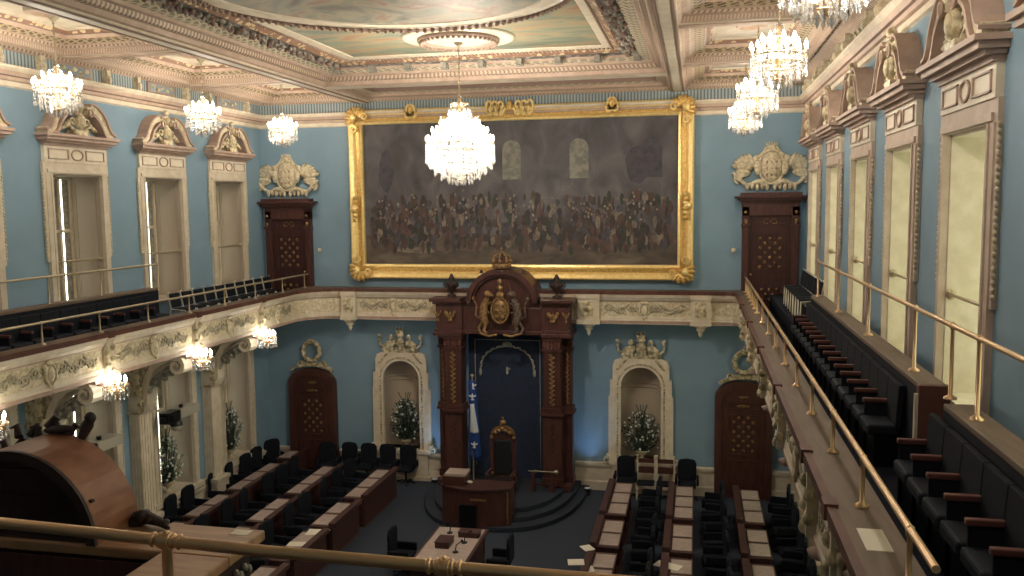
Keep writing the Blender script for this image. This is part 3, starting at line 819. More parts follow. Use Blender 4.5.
# pier blocks, panel reliefs
def front_block(s):
    pass
def relief(half, face):
    """scrolling foliage about a shield; face maps (u, out, z)->world"""
    for s in (-1, 1):
        gr = G(); n = max(2, int(half/.3))
        gr.tube([(s*(.15+(half-.2)*q/12), -.012, Zg(5.7)+.05*math.sin(q*1.6)) for q in range(13)], .018, 5)
        for k in range(n):
            u = s*(.22+(half-.3)*k/n); w = (half-.3)/n
            zc = Zg(5.7)+.03*(-1)**k
            pts = spiral(0, 0, .11, .02, 180 if k % 2 else 0, 1.2, 9)
            gr.band([(u+s*(w*.5)+s*p[0], zc+p[1]*(1 if k % 2 else -1)) for p in pts], .03, -.03, 0)
            gr.ball((u+s*w*.2, -.01, zc-.06*(-1)**k), (.1, .025, .035), 6, rot=s*.5*(-1)**k)
            gr.ball((u+s*w*.85, -.01, zc+.07*(-1)**k), (.08, .025, .03), 6, rot=-s*.6*(-1)**k)
        gr.v = [face(x, y, z) for x, y, z in gr.v]
        build('foliage_relief', gr, 'carved_relief', gal)
    gc = G()
    gc.ball((0, -.02, Zg(5.66)), (.11, .06, .17), 8); gc.tube([(.13*math.cos(t*PI/8), -.04, Zg(5.66)+.19*math.sin(t*PI/8)) for t in range(16)], .025, 5, closed=True)
    gc.ball((0, -.05, Zg(5.88)), (.14, .06, .05), 8); gc.ball((-.14, -.04, Zg(5.8)), (.05, .04, .07), 6); gc.ball((.14, -.04, Zg(5.8)), (.05, .04, .07), 6); gc.ball((0, -.04, Zg(5.44)), (.04, .04, .06), 6)
    gc.v = [face(x, y, z) for x, y, z in gc.v]
    build('shield_relief', gc, 'stone_white', gal)
def faceL(c): return lambda x, y, z: (-6.3-y, c+x, z)
def faceR(c): return lambda x, y, z: (6.3+y, c-x, z)
def faceF(c): return lambda x, y, z: (c+x, -.6+y, z)
for i, c in enumerate(WC[:6]):
    if i: relief(1.3, faceL(c)); relief(1.3, faceR(c))
    else: relief(.9, faceL(-2.6)); relief(.9, faceR(-2.6))
for c, h in ((-3.6, 1.1), (3.72, 1.15)): relief(h, faceF(c))
for s in (-1, 1):
    for c in PC[:5]+([-17.46] if s > 0 else []):
        gb = G()
        a, b2 = sorted((s*6.19, s*6.32)); gb.box(a, b2, c-.09, c+.09, Zg(5.36), Zg(6.12), 0)
        a, b2 = sorted((s*6.16, s*6.3)); gb.box(a, b2, c-.11, c+.11, Zg(6.02), Zg(6.12), 0)
        a, b2 = sorted((s*6.13, s*6.24)); gb.box(a, b2, c-.09, c+.09, Zg(6.1), Zg(6.235), 2)
        for q in range(5): gb.ball((s*(6.2+.02*(q % 2)), c+.05*(-1)**q, Zg(5.42+.12*q)), (.07, .08, .08), 6, 3)
        build('pier_block', gb, ['cream', 'pink', 'wood_cap', 'carved'], gal)
for x, w in ((-4.96, .22), (2.18, .3), (5.25, .26)):
    gb = G()
    gb.box(x-w, x+w, -.76, -.55, Zg(5.3), Zg(6.12), 0); gb.box(x-w-.02, x+w+.02, -.8, -.6, Zg(6.0), Zg(6.12), 0); gb.box(x-w-.02, x+w+.02, -.8, -.6, Zg(5.28), Zg(5.42), 0)
    gb.box(x-w-.04, x+w+.04, -.78, -.6, Zg(6.12), Zg(6.22), 2)
    gb.box(x-.15, x+.15, -.78, -.76, Zg(5.5), Zg(5.92), 3); gb.ball((x, -.79, Zg(5.71)), (.09, .04, .11), 8, 3)
    build('pier_block', gb, ['cream', 'pink', 'wood_cap', 'carved'], gal)
    gb = G().lathe([(.2, 0), (.17, -.06), (.1, -.1), (.12, -.14), (.05, -.2), (.06, -.26), (.01, -.34)], x, -.62, 10, 0, Zg(5.28))
    build('pendant_drop', gb, 'stone_white', gal)
# pilasters and S-scroll consoles under the side galleries
def pilaster():
    r = thing('wall_pilaster', 'x', 'pilaster', group='cream pilasters under the side galleries')
    Z = 0   # local origin at floor: z - FZ
    g = G()
    g.box(-.34, .34, -.44, 0, 0, .12); g.box(-.31, .31, -.4, 0, .12, .85); g.box(-.34, .34, -.44, 0, .85, .95)
    build('plinth', g, 'cream', r)
    g = G().box(-.21, .21, -.46, 0, .95, 3.9)
    for x in (-.15, -.05, .05, .15): g.box(x-.02, x+.02, -.485, -.46, 1.05, 3.45)
    for y in (-.42, -.3, -.18, -.06):
        for s in (-1, 1): g.box(s*.21-.012, s*.21+.012, y-.02, y+.02, 1.05, 3.45)
    g.v = [(x, y*.66, z) for x, y, z in g.v]
    build('shaft', g, 'cream_light', r)
    g = G().box(-.29, .29, -.54, 0, 3.5, 3.56).box(-.33, .33, -.6, 0, 3.95, 4.05).box(-.3, .3, -.56, 0, 4.05, 4.15).box(-.28, .28, -.5, 0, 4.15, 4.98)
    for s in (-1, 1):
        g.band([(s*(.24+p[0]*.9), 3.78+p[1]) for p in spiral(0, 0, .13, .03, 90, 1.4, 12)], .04, -.6, -.46)
        g.ball((s*.1, -.54, 3.72), (.07, .06, .14), 6)
    for i in range(5): g.ball((-.2+.1*i, -.56, 3.62), (.05, .05, .07), 6)
    g.v = [(x, y*.7, z) for x, y, z in g.v]
    build('capital', g, 'carved', r)
    # console: S ribbon in the yz plane
    pts = [(-.32, 3.55), (-.42, 3.75), (-.45, 4.0), (-.5, 4.3), (-.66, 4.58), (-.88, 4.76), (-1.1, 4.86), (-1.3, 4.87)]
    pts += [(-1.3-p[1]*1.0, 4.66-0*p[0]+p[0]*1.0) for p in spiral(0, 0, .21, .04, 0, 1.3, 18)][1:]
    g = G().band(pts, [.15]*8+[.1-.003*i for i in range(len(pts)-8)], -.2, .2, 0, 'x')
    g.box(-.24, .24, -1.62, 0, 4.9, 4.99)
    cs = build('console_scroll', g, 'cream_light', r)
    g = G()
    for i in range(9):
        t = i/8; y = -.42-.7*t; z = 3.9+.75*math.sqrt(t)
        g.ball((.0, y+.03, z-.06), (.19, .08, .09), 7, 0); g.ball((-.12 if i % 2 else .12, y-.02, z-.12), (.08, .07, .08), 6, 0)
    build('console_carving', g, 'carved_grey', cs)
    g = G().lathe([(.14, 0), (.17, .05), (.09, .08), (.05, .14)], 0, -1.62, 10, 0, 4.84)
    build('pendant_boss', g, 'pink_dark', r)
    return r
pp = pilaster()
first = True
for s, nm in ((-1, 'left'), (1, 'right')):
    for i, c in enumerate(PC[:5]):
        loc = (s*8, c, FZ); rz = PI/2 if s < 0 else -PI/2
        lab = 'cream pilaster with scroll bracket on the %s wall, %s' % (nm, nth(i, 'the front wall'))
        if first: pp.location = loc; pp.rotation_euler = (0, 0, rz); pp['label'] = lab; first = False
        else: dup(pp, loc, rz, lab)
# ------------------------------------------------------------------ brass railings
def rail(name, label, pts, posts, zfoot, mat='brass', r_=.025, low=False, fat=1):
    """pts: 3D polyline of the handrail"""
    t = thing(name, label, 'railing', pts[0])
    o = Vector(pts[0])
    g = G().tube([tuple(Vector(p)-o) for p in pts], r_, 8)
    if low: g.tube([tuple(Vector(p)-o-Vector((0, 0, .32))) for p in pts], r_*.5, 6)
    build('handrail', g, mat, t)
    ref = None
    for (x, y) in posts:
        h = pts[0][2]-zfoot
        if ref is None:
            g = G()
            if fat > 1:
                for q in (-.09, -.045, .045, .09): g.tube([(q-.012, 0, 0), (q, 0, 0), (q+.012, 0, 0)], [.04, .05, .04], 12)
                g.tube([(-.03, 0, 0), (.03, 0, 0)], .055, 12)
            g.lathe([(.06, -h), (.06, -h+.015), (.02*fat, -h+.04), (.017*fat, -.05), (.022*fat, -.04), (.017*fat+.01, -.03), (.03*fat, 0), (.025*fat, .02*fat), (.012*fat, .026*fat), (.012*fat, .03*fat), (.0, .036*fat)], 0, 0, 8)
            ref = build('post', g, mat, t); ref.location = (x-o.x, y-o.y, 0)
        else:
            q = ref.copy(); C.objects.link(q); q.parent = t; q.location = (x-o.x, y-o.y, 0)
    return t
ps = [-3.57-1.5435*k for k in range(-1, 11)]
rail('brass_railing', 'low brass railing along the left gallery ledge', [(-6.4, -19.6, 6.6), (-6.4, -.35, 6.6)], [(-6.4, y) for y in ps]+[(-6.4, -.6)], 6.2, 'brass_dull')
rail('brass_railing', 'low brass railing along the right gallery ledge', [(6.43, -19.6, 6.6), (6.43, -.35, 6.6)], [(6.43, y) for y in ps]+[(6.43, -.6), (6.43, -1.3), (6.43, -2.8), (6.43, -4.3)], 6.2)
rail('brass_railing', 'brass railing on the dark partition behind the right gallery seats', [(7.47, -20, 7.46), (7.47, -6.7, 7.44)], [(7.47, y) for y in (-6.75, -9.3, -11.9, -14.5, -15.9, -16.7, -18.2)], 6.76)
rail('brass_railing', 'brass railing on the dark partition behind the left gallery seats', [(-7.47, -19, 7.3), (-7.47, -6.25, 7.3)], [(-7.47, y) for y in (-6.25, -8.25, -9.8, -11.4, -13)], 6.72, 'brass_dull')
# ------------------------------------------------------------------ gallery partitions and seats
def partition(label, s, y0, y1):
    t = thing('seat_partition', label, 'partition', (s*7.4, (y0+y1)/2, 5.7))
    h = (y1-y0)/2
    build('dark_panel', G().box(-.04, .04, -h, h, 0, 1.0), 'navy', t)
    a, b2 = (-.04, .22) if s > 0 else (-.22, .04)
    build('wooden_cap', G().box(a, b2, -h, h, 1.0, 1.06), 'ledge_wood', t, bevel=.01)
    if s > 0 and y0 > -16:
        build('end_post', G().box(-.1, .2, -h-.1, -h, 0, 1.09), 'arm_wood', t, bevel=.01)
        build('post_edge_strip', G().box(-.13, -.1, -h-.1, -h-.04, 0, 1.0), 'cream', t)
    return t
partition('long dark partition with wood cap behind right gallery seats near the front wall', 1, -15.35, -6.6)
partition('dark partition with brown end post behind the nearest right gallery seats', 1, -20.0, -16.1)
partition('long dark partition with wood cap behind the left gallery seats', -1, -18.0, -6.4)
def seat_proto():
    t = thing('theatre_chair', 'x', 'seat', group='fixed navy seats with wooden armrests in the galleries')
    # local: faces -y, width along x
    build('seat_cushion', G().box(-.24, .24, -.34, 0, .36, .48), 'navy_seat', t, bevel=.03)
    build('backrest', G().prism([(-.06, .45), (.0, .45), (.03, .93), (-.03, .93)], -.262, .262, 0, 'x'), 'navy', t, bevel=.01)
    build('seat_base', G().box(-.2, .2, -.26, .02, 0, .36), 'black', t)
    am = build('armrest', G().box(-.3, -.24, -.3, .02, .62, .67), 'arm_wood', t, bevel=.01)
    build('arm_support', G().box(-.285, -.255, -.28, .0, .0, .62), 'navy', am)
    return t
sp_ = seat_proto(); first = True
def place_seats(s, ys, where, xx=7.31):
    global first
    for i, y in enumerate(ys):
        loc = (s*xx, y, 5.7); rz = PI/2 if s < 0 else -PI/2
        lab = 'navy gallery seat with wooden armrest, %s row, %s' % (where, nth(i, 'the front wall'))
        if first: sp_.location = loc; sp_.rotation_euler = (0, 0, rz); sp_['label'] = lab; first = False
        else: dup(sp_, loc, rz, lab)
place_seats(1, [-6.95-.535*i for i in range(15)], 'long right')
place_seats(1, [-16.2-.535*i for i in range(7)], 'near right')
place_seats(-1, [-6.8-.535*i for i in range(12)], 'left')
def stack_chair():
    t = thing('side_chair', 'x', 'chair', group='dark side chairs with pale frames in the front of the galleries')
    build('seat', G().box(-.2, .2, -.2, .2, .42, .48), 'navy', t, bevel=.02)
    build('backrest', G().prism([(.17, .5), (.2, .5), (.26, .84), (.22, .84)], -.2, .2, 0, 'x'), 'navy', t, bevel=.01)
    for x in (-.22, .22):
        g = G().tube([(x, -.2, 0), (x, -.19, .44), (x, .19, .46), (x, .27, .84), (x, .25, .88), (x*.8, .25, .88)], .016, 6)
        g.tube([(x, .2, .46), (x, .26, 0)], .014, 6)
        build('side_frame', g, 'chair_frame', t)
    return t
sc_ = stack_chair(); first = True
for s, nm, x0, ys in ((-1, 'left', 7.25, [-.9-.52*i for i in range(10)]), (1, 'right', 7.45, [-2.6-.5*i for i in range(7)])):
    for i, y in enumerate(ys):
        loc = (s*x0, y, 5.7 if s < 0 else 6.1); rz = PI/2 if s < 0 else -PI/2
        lab = 'dark pale-framed chair, %s gallery, %s' % (nm, nth(i, 'the front wall'))
        if first: sc_.location = loc; sc_.rotation_euler = (0, 0, rz); sc_['label'] = lab; first = False
        else: dup(sc_, loc, rz, lab)
o = build('paper_sheet', G().box(-.09, .09, -.21, .21, 0, .006), 'paper', loc=(6.39, -18.17, 6.2)); tag(o, 'white printed sheet lying on the right gallery ledge', 'paper')
# ------------------------------------------------------------------ throne canopy
TX = -.17
cn = thing('throne_canopy', 'tall carved mahogany canopy with crown behind the throne', 'canopy', (TX-.03, -1.0, FZ))
cn.scale = (.95, 1, 1)
def Z(z): return z-FZ
for s in (-1, 1):
    g = G()
    g.box(*sorted((s*1.2, s*2.08)), -.3, .9, Z(.3), Z(.55)); g.box(*sorted((s*1.25, s*2.03)), -.24, .9, Z(.55), Z(.75))
    build('plinth', g, 'mahogany', cn, bevel=.02)
    for cx, ww, dy in ((s*1.5, .27, 0), (s*1.9, .15, .25)):
        g = G(); h = ww
        g.box(cx-h-.03, cx+h+.03, dy-h-.03, dy+h, Z(.75), Z(.95)); g.box(cx-h, cx+h, dy-h, dy+h, Z(.95), Z(2.75))
        g.box(cx-h-.07, cx+h+.07, dy-h-.07, dy+h+.05, Z(2.75), Z(2.82)); g.box(cx-h-.04, cx+h+.04, dy-h-.04, dy+h, Z(2.82), Z(2.95))
        g.box(cx-h+.02, cx+h-.02, dy-h+.02, dy+h, Z(2.95), Z(4.55)); g.box(cx-h-.03, cx+h+.03, dy-h-.03, dy+h, Z(4.55), Z(4.62))
        g.box(cx-h-.02, cx+h+.02, dy-h-.02, dy+h, Z(4.85), Z(4.95)); g.box(cx-h, cx+h, dy-h, dy+h, Z(4.62), Z(4.85))
        for i in range(5):
            g.ball((cx-h*.8+h*.4*i, dy-h-.02, Z(4.74)), (h*.2, .04, .1), 6)
        pr_ = build('pier', g, 'mahogany', cn, bevel=.01)
        g = G()
        for i in range(22): g.ball((cx+.03*(-1)**i*h*4, dy-h+.01, Z(3.05+.066*i)), (h*.26, .02, .035), 6, rot=.7*(-1)**i)
        g.tube([(cx, dy-h, Z(3.02)), (cx, dy-h, Z(4.5))], .02, 5)
        build('gilt_carving', g, 'gilt_old', pr_)
        g = G().tube([(cx, dy-h, Z(1.5)), (cx, dy-h, Z(2.65))], .012, 5)
        for i in range(12): g.ball((cx+.02*(-1)**i*h*4, dy-h, Z(1.6+.085*i)), (h*.22, .015, .03), 6, rot=.6*(-1)**i)
        build('faint_carving', g, 'mahogany_dark', pr_)
g = G()
for w, d, a, b2 in ((2.08, .34, 4.95, 5.05), (2.04, .3, 5.05, 5.15), (2.0, .26, 5.15, 5.85), (2.08, .34, 5.85, 5.92), (2.16, .42, 5.92, 6.02)):
    for s in (-1, 1): g.box(*sorted((s*1.2, s*w)), -d, .9, Z(a), Z(b2))
g.box(-1.22, 1.22, -.12, .9, Z(5.05), Z(5.75))
g.box(-1.22, 1.22, -.2, .9, Z(5.0), Z(5.1))
build('entablature', g, 'mahogany', cn, bevel=.01)
g = G()
hd = [(-1.25, Z(5.7))]+[(-1.02*math.cos(PI*i/18), Z(5.9)+.9*math.sin(PI*i/18)) for i in range(19)]+[(1.25, Z(5.7))]
g.prism(hd, -.05, .85)
for rr_, th, d in ((1.0, .15, -.24), (.87, .05, -.18)):
    g.band([(-rr_*math.cos(PI*i/18), Z(5.9)+rr_*.88*math.sin(PI*i/18)) for i in range(19)], th, d, .85)
build('arched_head', g, 'mahogany', cn)
g = G().box(-1.22, 1.22, .5, .6, Z(.6), Z(5.05))
build('hanging_cloth', g, 'panel_blue', cn)
g = G()
for i in range(25):
    t = PI*i/24; g.ball((-.82*math.cos(t), .46, Z(3.95)+.62*math.sin(t)), (.06, .02, .03), 6, rot=-t+PI/2+(.6 if i % 2 else -.6))
    if i < 24: g.tube([(-.8*math.cos(t), .47, Z(3.95)+.6*math.sin(t)), (-.8*math.cos(t+PI/24), .47, Z(3.95)+.6*math.sin(t+PI/24))], .012, 4)
for s in (-1, 1): g.box(*sorted((s*1.0, s*1.02)), .47, .5, Z(1.0), Z(4.75)); g.ball((s*.84, .46, Z(3.8)), (.05, .02, .12), 6)
g.box(-1.0, 1.0, .47, .5, Z(4.73), Z(4.75)); g.ball((0, .46, Z(4.62)), (.16, .02, .07), 8); g.ball((0, .46, Z(3.85)), (.05, .02, .12), 6); g.ball((.05, .46, Z(3.9)), (.05, .02, .03), 6)
build('pale_embroidery', g, 'silver_thread', cn)
g = G()      # royal arms with lion and unicorn
g.ball((0, -.34, Z(5.7)), (.24, .1, .33), 12, 0); g.tube([(.26*math.cos(t*PI/10), -.38, Z(5.7)+.35*math.sin(t*PI/10)) for t in range(20)], .035, 6, 0, closed=True)
for j in range(3):
    for k in range(2): g.ball((-.09+.18*k, -.44, Z(5.52)+.17*j), (.06, .02, .06), 6, 0)
g.ball((0, -.34, Z(6.12)), (.14, .1, .13), 8, 0); g.ball((0, -.36, Z(6.32)), (.1, .09, .1), 8, 0); g.ball((0, -.36, Z(6.5)), (.07, .07, .1), 8, 0)
build('arms_shield', g, 'gilt_old', cn)
for s in (-1, 1):
    g = G(); y = -.32
    g.tube([(s*.44, y, Z(5.3)), (s*.52, y, Z(5.55)), (s*.48, y, Z(5.85)), (s*.38, y-.02, Z(6.05))], [.1, .13, .12, .08], 8)
    g.ball((s*.36, y-.04, Z(6.15)), (.12, .1, .11), 8); g.ball((s*.26, y-.06, Z(6.13)), (.07, .05, .05), 6)
    g.tube([(s*.42, y, Z(5.9)), (s*.3, y-.06, Z(5.88)), (s*.26, y-.08, Z(5.95))], .035, 6); g.tube([(s*.46, y, Z(5.7)), (s*.32, y-.06, Z(5.62))], .035, 6)
    g.tube([(s*.44, y, Z(5.35)), (s*.5, y-.03, Z(5.12)), (s*.4, y-.06, Z(5.05))], .05, 6); g.tube([(s*.55, y, Z(5.4)), (s*.66, y, Z(5.2)), (s*.6, y-.03, Z(5.05))], .045, 6)
    g.tube([(s*.6, y, Z(5.45)), (s*.76, y, Z(5.55)), (s*.72, y, Z(5.85)), (s*.82, y, Z(6.0))], .025, 6); g.ball((s*.82, y, Z(6.03)), .05, 6)
    if s > 0: g.tube([(s*.34, y-.05, Z(6.22)), (s*.26, y-.08, Z(6.5))], [.02, .005], 5)
    build('heraldic_beast', g, 'bronze' if s > 0 else 'gilt_old', cn)
g = G()
for s in (-1, 1): g.tube([(s*.1, -.4, Z(5.02)), (s*.35, -.42, Z(4.98)), (s*.6, -.4, Z(5.06))], .04, 6)
build('motto_ribbon', g, 'gilt_old', cn)
g = G()
g.lathe([(.26, 0), (.28, .03), (.28, .12), (.25, .14)], 0, -.1, 16, 0, Z(6.86))
for i in range(8):
    a = 2*PI*i/8; g.ball((.28*math.cos(a), -.1+.28*math.sin(a), Z(7.06)), (.05, .05, .07), 6, 0)
    g.tube([(.27*math.cos(a), -.1+.27*math.sin(a), Z(7.02)), (.25*math.cos(a), -.1+.25*math.sin(a), Z(7.2)), (.1*math.cos(a), -.1+.1*math.sin(a), Z(7.28)), (0, -.1, Z(7.22))], .02, 5)
g.ball((0, -.1, Z(7.3)), .06, 8); g.box(-.012, .012, -.11, -.09, Z(7.34), Z(7.46)); g.box(-.04, .04, -.11, -.09, Z(7.39), Z(7.41))
cw_ = build('crown', g, 'gilt_old', cn)
g = G().lathe([(.2, -.12), (.16, 0)], 0, -.1, 12, 0, Z(6.9)); g.ball((0, -.1, Z(7.02)), (.2, .2, .16), 10)
build('crown_cap', g, 'mahogany', cw_)
for s in (-1, 1):
    g = G().lathe([(.14, 0), (.14, .04), (.05, .08), (.04, .14), (.13, .22), (.16, .3), (.17, .36), (.1, .4), (.06, .44), (.1, .52), (.03, .66)], s*1.6, .1, 12, 0, Z(6.02))
    for q in range(6): g.ball((s*1.6+.17*math.cos(q*PI/3), .1+.17*math.sin(q*PI/3), Z(6.38)), .06, 6)
    for q in (-1, 1): g.tube([(s*1.62+q*.15, .1, Z(6.28)), (s*1.62+q*.24, .1, Z(6.34)), (s*1.62+q*.22, .1, Z(6.44)), (s*1.62+q*.16, .1, Z(6.42))], .02, 5)
    build('urn_finial', g, 'dark_wood', cn)
    g = G()
    for cx, w in ((s*1.55, .16), (s*1.93, .08)):
        for q in (-1, 1): g.ball((cx+q*w*.6, -.3, Z(5.55)), (w*.45, .03, .14), 6, rot=-q*.5)
        g.ball((cx, -.3, Z(5.4)), (w*.6, .03, .05), 6); g.ball((cx, -.3, Z(5.5)), (w*.25, .03, .16), 6)
    build('gilt_panel_carving', g, 'gilt_old', cn)
    g = G().lathe([(.06, 0), (.05, .06), (.02, .1)], s*.62, -.1, 8, 0, Z(6.72)); build('small_finial', g, 'mahogany_dark', cn)
# dais
ds = thing('throne_dais', 'rounded carpeted steps under the throne and presiding desk', 'dais', (TX, 0, FZ))
for k, (a, b2) in enumerate(((2.3, 3.85), (2.05, 3.5), (1.8, 3.15))):
    o = [(math.copysign(a*abs(math.cos(PI+PI*i/28))**.78, math.cos(PI+PI*i/28)), -b2*abs(math.sin(PI+PI*i/28))**.78) for i in range(29)]
    o = [(-a, 0)]+[(x*1.0 if abs(x) < a else x, y) for x, y in o]+[(a, 0)]
    build('step', G().prism(o, .13*k, .13*(k+1), 0, 'z'), 'carpet_step', ds, bevel=.015)
DZ = FZ+.39
# throne chair
th = thing('throne_chair', 'high carved and gilt throne with black leather back', 'throne', (TX+.1, -2.0, DZ-.13))
g = G().box(-.32, .32, -.32, .28, .38, .46)
for s in (-1, 1):
    g.box(*sorted((s*.26, s*.36)), .2, .3, .0, 1.72); g.tube([(s*.31, .25, 1.72), (s*.31, .25, 1.85)], [.05, .015], 6)
    g.tube([(s*.34, .22, .75), (s*.35, -.25, .78), (s*.34, -.33, .72)], .035, 6); g.tube([(s*.32, -.28, .0), (s*.33, -.28, .74)], .04, 8)
g.box(-.3, .3, .2, .28, .5, .6); g.box(-.3, .3, .2, .3, 1.6, 1.75)
build('chair_frame', g, 'mahogany', th, bevel=.01)
build('seat_cushion', G().box(-.28, .28, -.3, .2, .46, .56), 'black_fabric', th, bevel=.04)
build('back_cushion', G().box(-.24, .24, .17, .24, .62, 1.58), 'black_fabric', th, bevel=.03)
g = G()
g.band([(-.3*math.cos(PI*i/10), 1.75+.2*math.sin(PI*i/10)) for i in range(11)], .08, .18, .28)
for i in range(5): g.ball((-.2+.1*i, .16, 1.8+.05*(2-abs(i-2))), (.07, .04, .06), 6, rot=.3*(i-2))
g.ball((0, .2, 2.08), (.1, .06, .09), 8); g.ball((0, .2, 2.2), (.04, .04, .05), 6)
for s in (-1, 1): g.ball((s*.31, .18, 1.66), (.05, .03, .06), 6); g.ball((s*.31, .18, .64), (.05, .03, .06), 6)
build('gilt_crest', g, 'gilt_old', th)
# presiding desk
dk = thing('presiding_desk', 'carved mahogany presiding desk with raised lectern before the throne', 'desk', (TX-.13, -3.45, FZ+.0))
dk.scale = (.83, 1, 1.12)
n = 12
fr_ = [(-1.2, .35)]+[(-1.2+2.2*i/n, -.15-.28*math.sin(PI*i/n)) for i in range(n+1)]+[(1.0, .35)]
g = G().prism(fr_, 0, .95, 0, 'z'); build('desk_body', g, 'mahogany', dk, bevel=.01)
fr2 = [(x*1.03, y-.04 if y < 0 else y+.02) for x, y in fr_]
build('desk_top', G().prism(fr2, .95, 1.0, 0, 'z'), 'mahogany_desk', dk, bevel=.01)
g = G().box(-1.15, -.45, -.25, .35, 1.0, 1.22); le = build('lectern', g, 'mahogany', dk, bevel=.02)
g = G().frus(-.75, .03, 1.22, 1.27, .34, .25, .33, .24); build('lectern_top', g, 'blotter', le)
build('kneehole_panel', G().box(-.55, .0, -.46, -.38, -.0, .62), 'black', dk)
g = G().box(-.2, .3, -.49, -.46, .74, .78).tube([(.9, -.2, .1), (.9, -.2, .9)], .03, 6); build('inlay_strip', g, 'gilt_old', dk)
g = G().ball((0, 0, .04), (.09, .06, .04), 8); o = build('desk_microphone', g, 'paper', loc=(TX-.42, -3.45, FZ+1.12)); tag(o, 'small pale item beside the lectern on the presiding desk', 'desk item')
# clerks' table
ct = thing('clerks_table', 'long pale topped table in front of the presiding desk', 'table', (-.17, -6.85, FZ))
tt = build('table_top', G().box(-.62, .62, -1.2, 1.2, .74, .8), 'mahogany_desk', ct, bevel=.01)
build('leather_inset', G().box(-.55, .55, -1.13, 1.13, .8, .806), 'blotter', tt)
build('table_body', G().box(-.52, .52, -1.1, 1.1, .1, .74), 'mahogany_desk', ct, bevel=.01)
for x in (-.5, .5):
    for y in (-1.08, 1.08): build('leg', G().lathe([(.05, 0), (.06, .05), (.03, .1), (.05, .3), (.05, .74)], x, y, 8), 'mahogany', ct)
for x, y, nm, w, l, h, lab in ((-.3, -6.75, 'writing_box', .16, .22, .12, 'dark red box on the near end of the pale topped table'), (.12, -6.15, 'writing_box', .24, .12, .1, 'brown document box on the far end of the pale topped table')):
    q = thing(nm, lab, 'box', (x, y, FZ+.806)); build('box_body', G().box(-w, w, -l, l, 0, h), 'mahogany', q, bevel=.01); build('box_lid', G().box(-w-.01, w+.01, -l-.01, l+.01, h, h+.025), 'mahogany_desk', q, bevel=.006)
for i, (x, y, d) in enumerate(((.1, -6.55, 'the middle'), (-.38, -6.05, 'the far left corner'), (.05, -7.1, 'the near end'))):
    g = G().lathe([(.07, 0), (.07, .02), (.015, .03)], 0, 0, 8).tube([(0, 0, .02), (.02, 0, .16), (.12, .05, .24)], .012, 5).ball((.14, .06, .25), .03, 6)
    tag(build('table_microphone', g, 'black', loc=(x, y, FZ+.806)), 'black gooseneck microphone at %s of the pale topped table' % d, 'microphone')
# ------------------------------------------------------------------ members' desks, chairs
def desk(x, y1, n, label, s):
    """s: side of the chairs (+1: chairs on the side away from aisle, right half)"""
    L_ = .8*n+.12
    t = thing('member_desk', label, 'desk', (x, y1-L_/2, FZ), group="rows of members' desks")
    h = L_/2
    g = G().box(-.3, .3, -h, h, .72, .77)
    dt = build('desk_top', g, 'mahogany_desk', t, bevel=.01)
    g = G().box(-.3*1, .3, -h+.02, h-.02, .0, .0+.02)
    a = -s*.28
    g.box(min(a, a+s*.04), max(a, a+s*.04), -h+.03, h-.03, 0, .72)
    g.box(min(-s*.36, -s*.2), max(-s*.36, -s*.2), -h, h, .77, .87)       # raised shelf at the aisle side
    build('modesty_panel', g, 'mahogany_desk', t, bevel=.008)
    for k in range(n+1):
        yy = -h+.04+(L_-.08)*k/n
        build('side_panel', G().box(-.26, .24, yy-.02, yy+.02, 0, .72), 'mahogany_desk', t)
    for k in range(n):
        yy = h-.06-.8*(k+.5)
        build('blotter', G().box(s*.06-.25+.04, s*.06+.25-.04, yy-.34, yy+.34, .77, .776), 'blotter', dt)
    return t
ROWX = {('R', 1): 3.27, ('R', 2): 4.87, ('R', 3): 6.53, ('L', 1): -3.6, ('L', 2): -5.27, ('L', 3): -6.98}
SEG = ((-1.6, 3, 'triple'), (-4.42, 2, 'double'), (-6.42, 2, 'double'), (-8.42, 2, 'double'))
for (sd, k), x in ROWX.items():
    s = 1 if sd == 'R' else -1
    for j, (y1, n, w) in enumerate(SEG):
        if k == 3 and j == 3 and sd == 'L': continue
        rowname = ['aisle', 'middle', 'outer'][k-1]
        desk(x+(-s*.06), y1, n, '%s mahogany desk in the %s %s row, %s' % (w, 'right' if s > 0 else 'left', rowname, nth(j, 'the front wall')), s)
desk(-6.95, -.25, 1, 'single small mahogany desk in the left corner by the front wall', -1)
def armchair():
    t = thing('desk_chair', 'x', 'chair', group="navy upholstered members' chairs")
    build('seat', G().box(-.25, .25, -.25, .22, .4, .52), 'navy', t, bevel=.04)
    g = G().prism([(-.25, .5), (-.26, 1.0), (-.2, 1.1), (0, 1.13), (.2, 1.1), (.26, 1.0), (.25, .5)], .2, .28)
    build('backrest', g, 'navy', t, bevel=.03)
    for s in (-1, 1):
        g = G().box(*sorted((s*.26, s*.33)), -.24, .26, .48, .68); build('armrest', g, 'navy', t, bevel=.03)
    g = G().lathe([(.03, .08), (.03, .4)], 0, 0, 8)
    for i in range(5):
        a = 2*PI*i/5; g.tube([(0, 0, .1), (.27*math.cos(a), .27*math.sin(a), .05)], .022, 5); g.ball((.27*math.cos(a), .27*math.sin(a), .03), .03, 6)
    build('swivel_base', g, 'black', t)
    return t
ac = armchair(); first = True
def put(x, y, rz, lab, dz=0):
    global first
    if first: ac.location = (x, y, FZ); ac.rotation_euler = (0, 0, rz); ac['label'] = lab; first = False
    else: dup(ac, (x, y, FZ), rz, lab)
rj = random.Random(9)
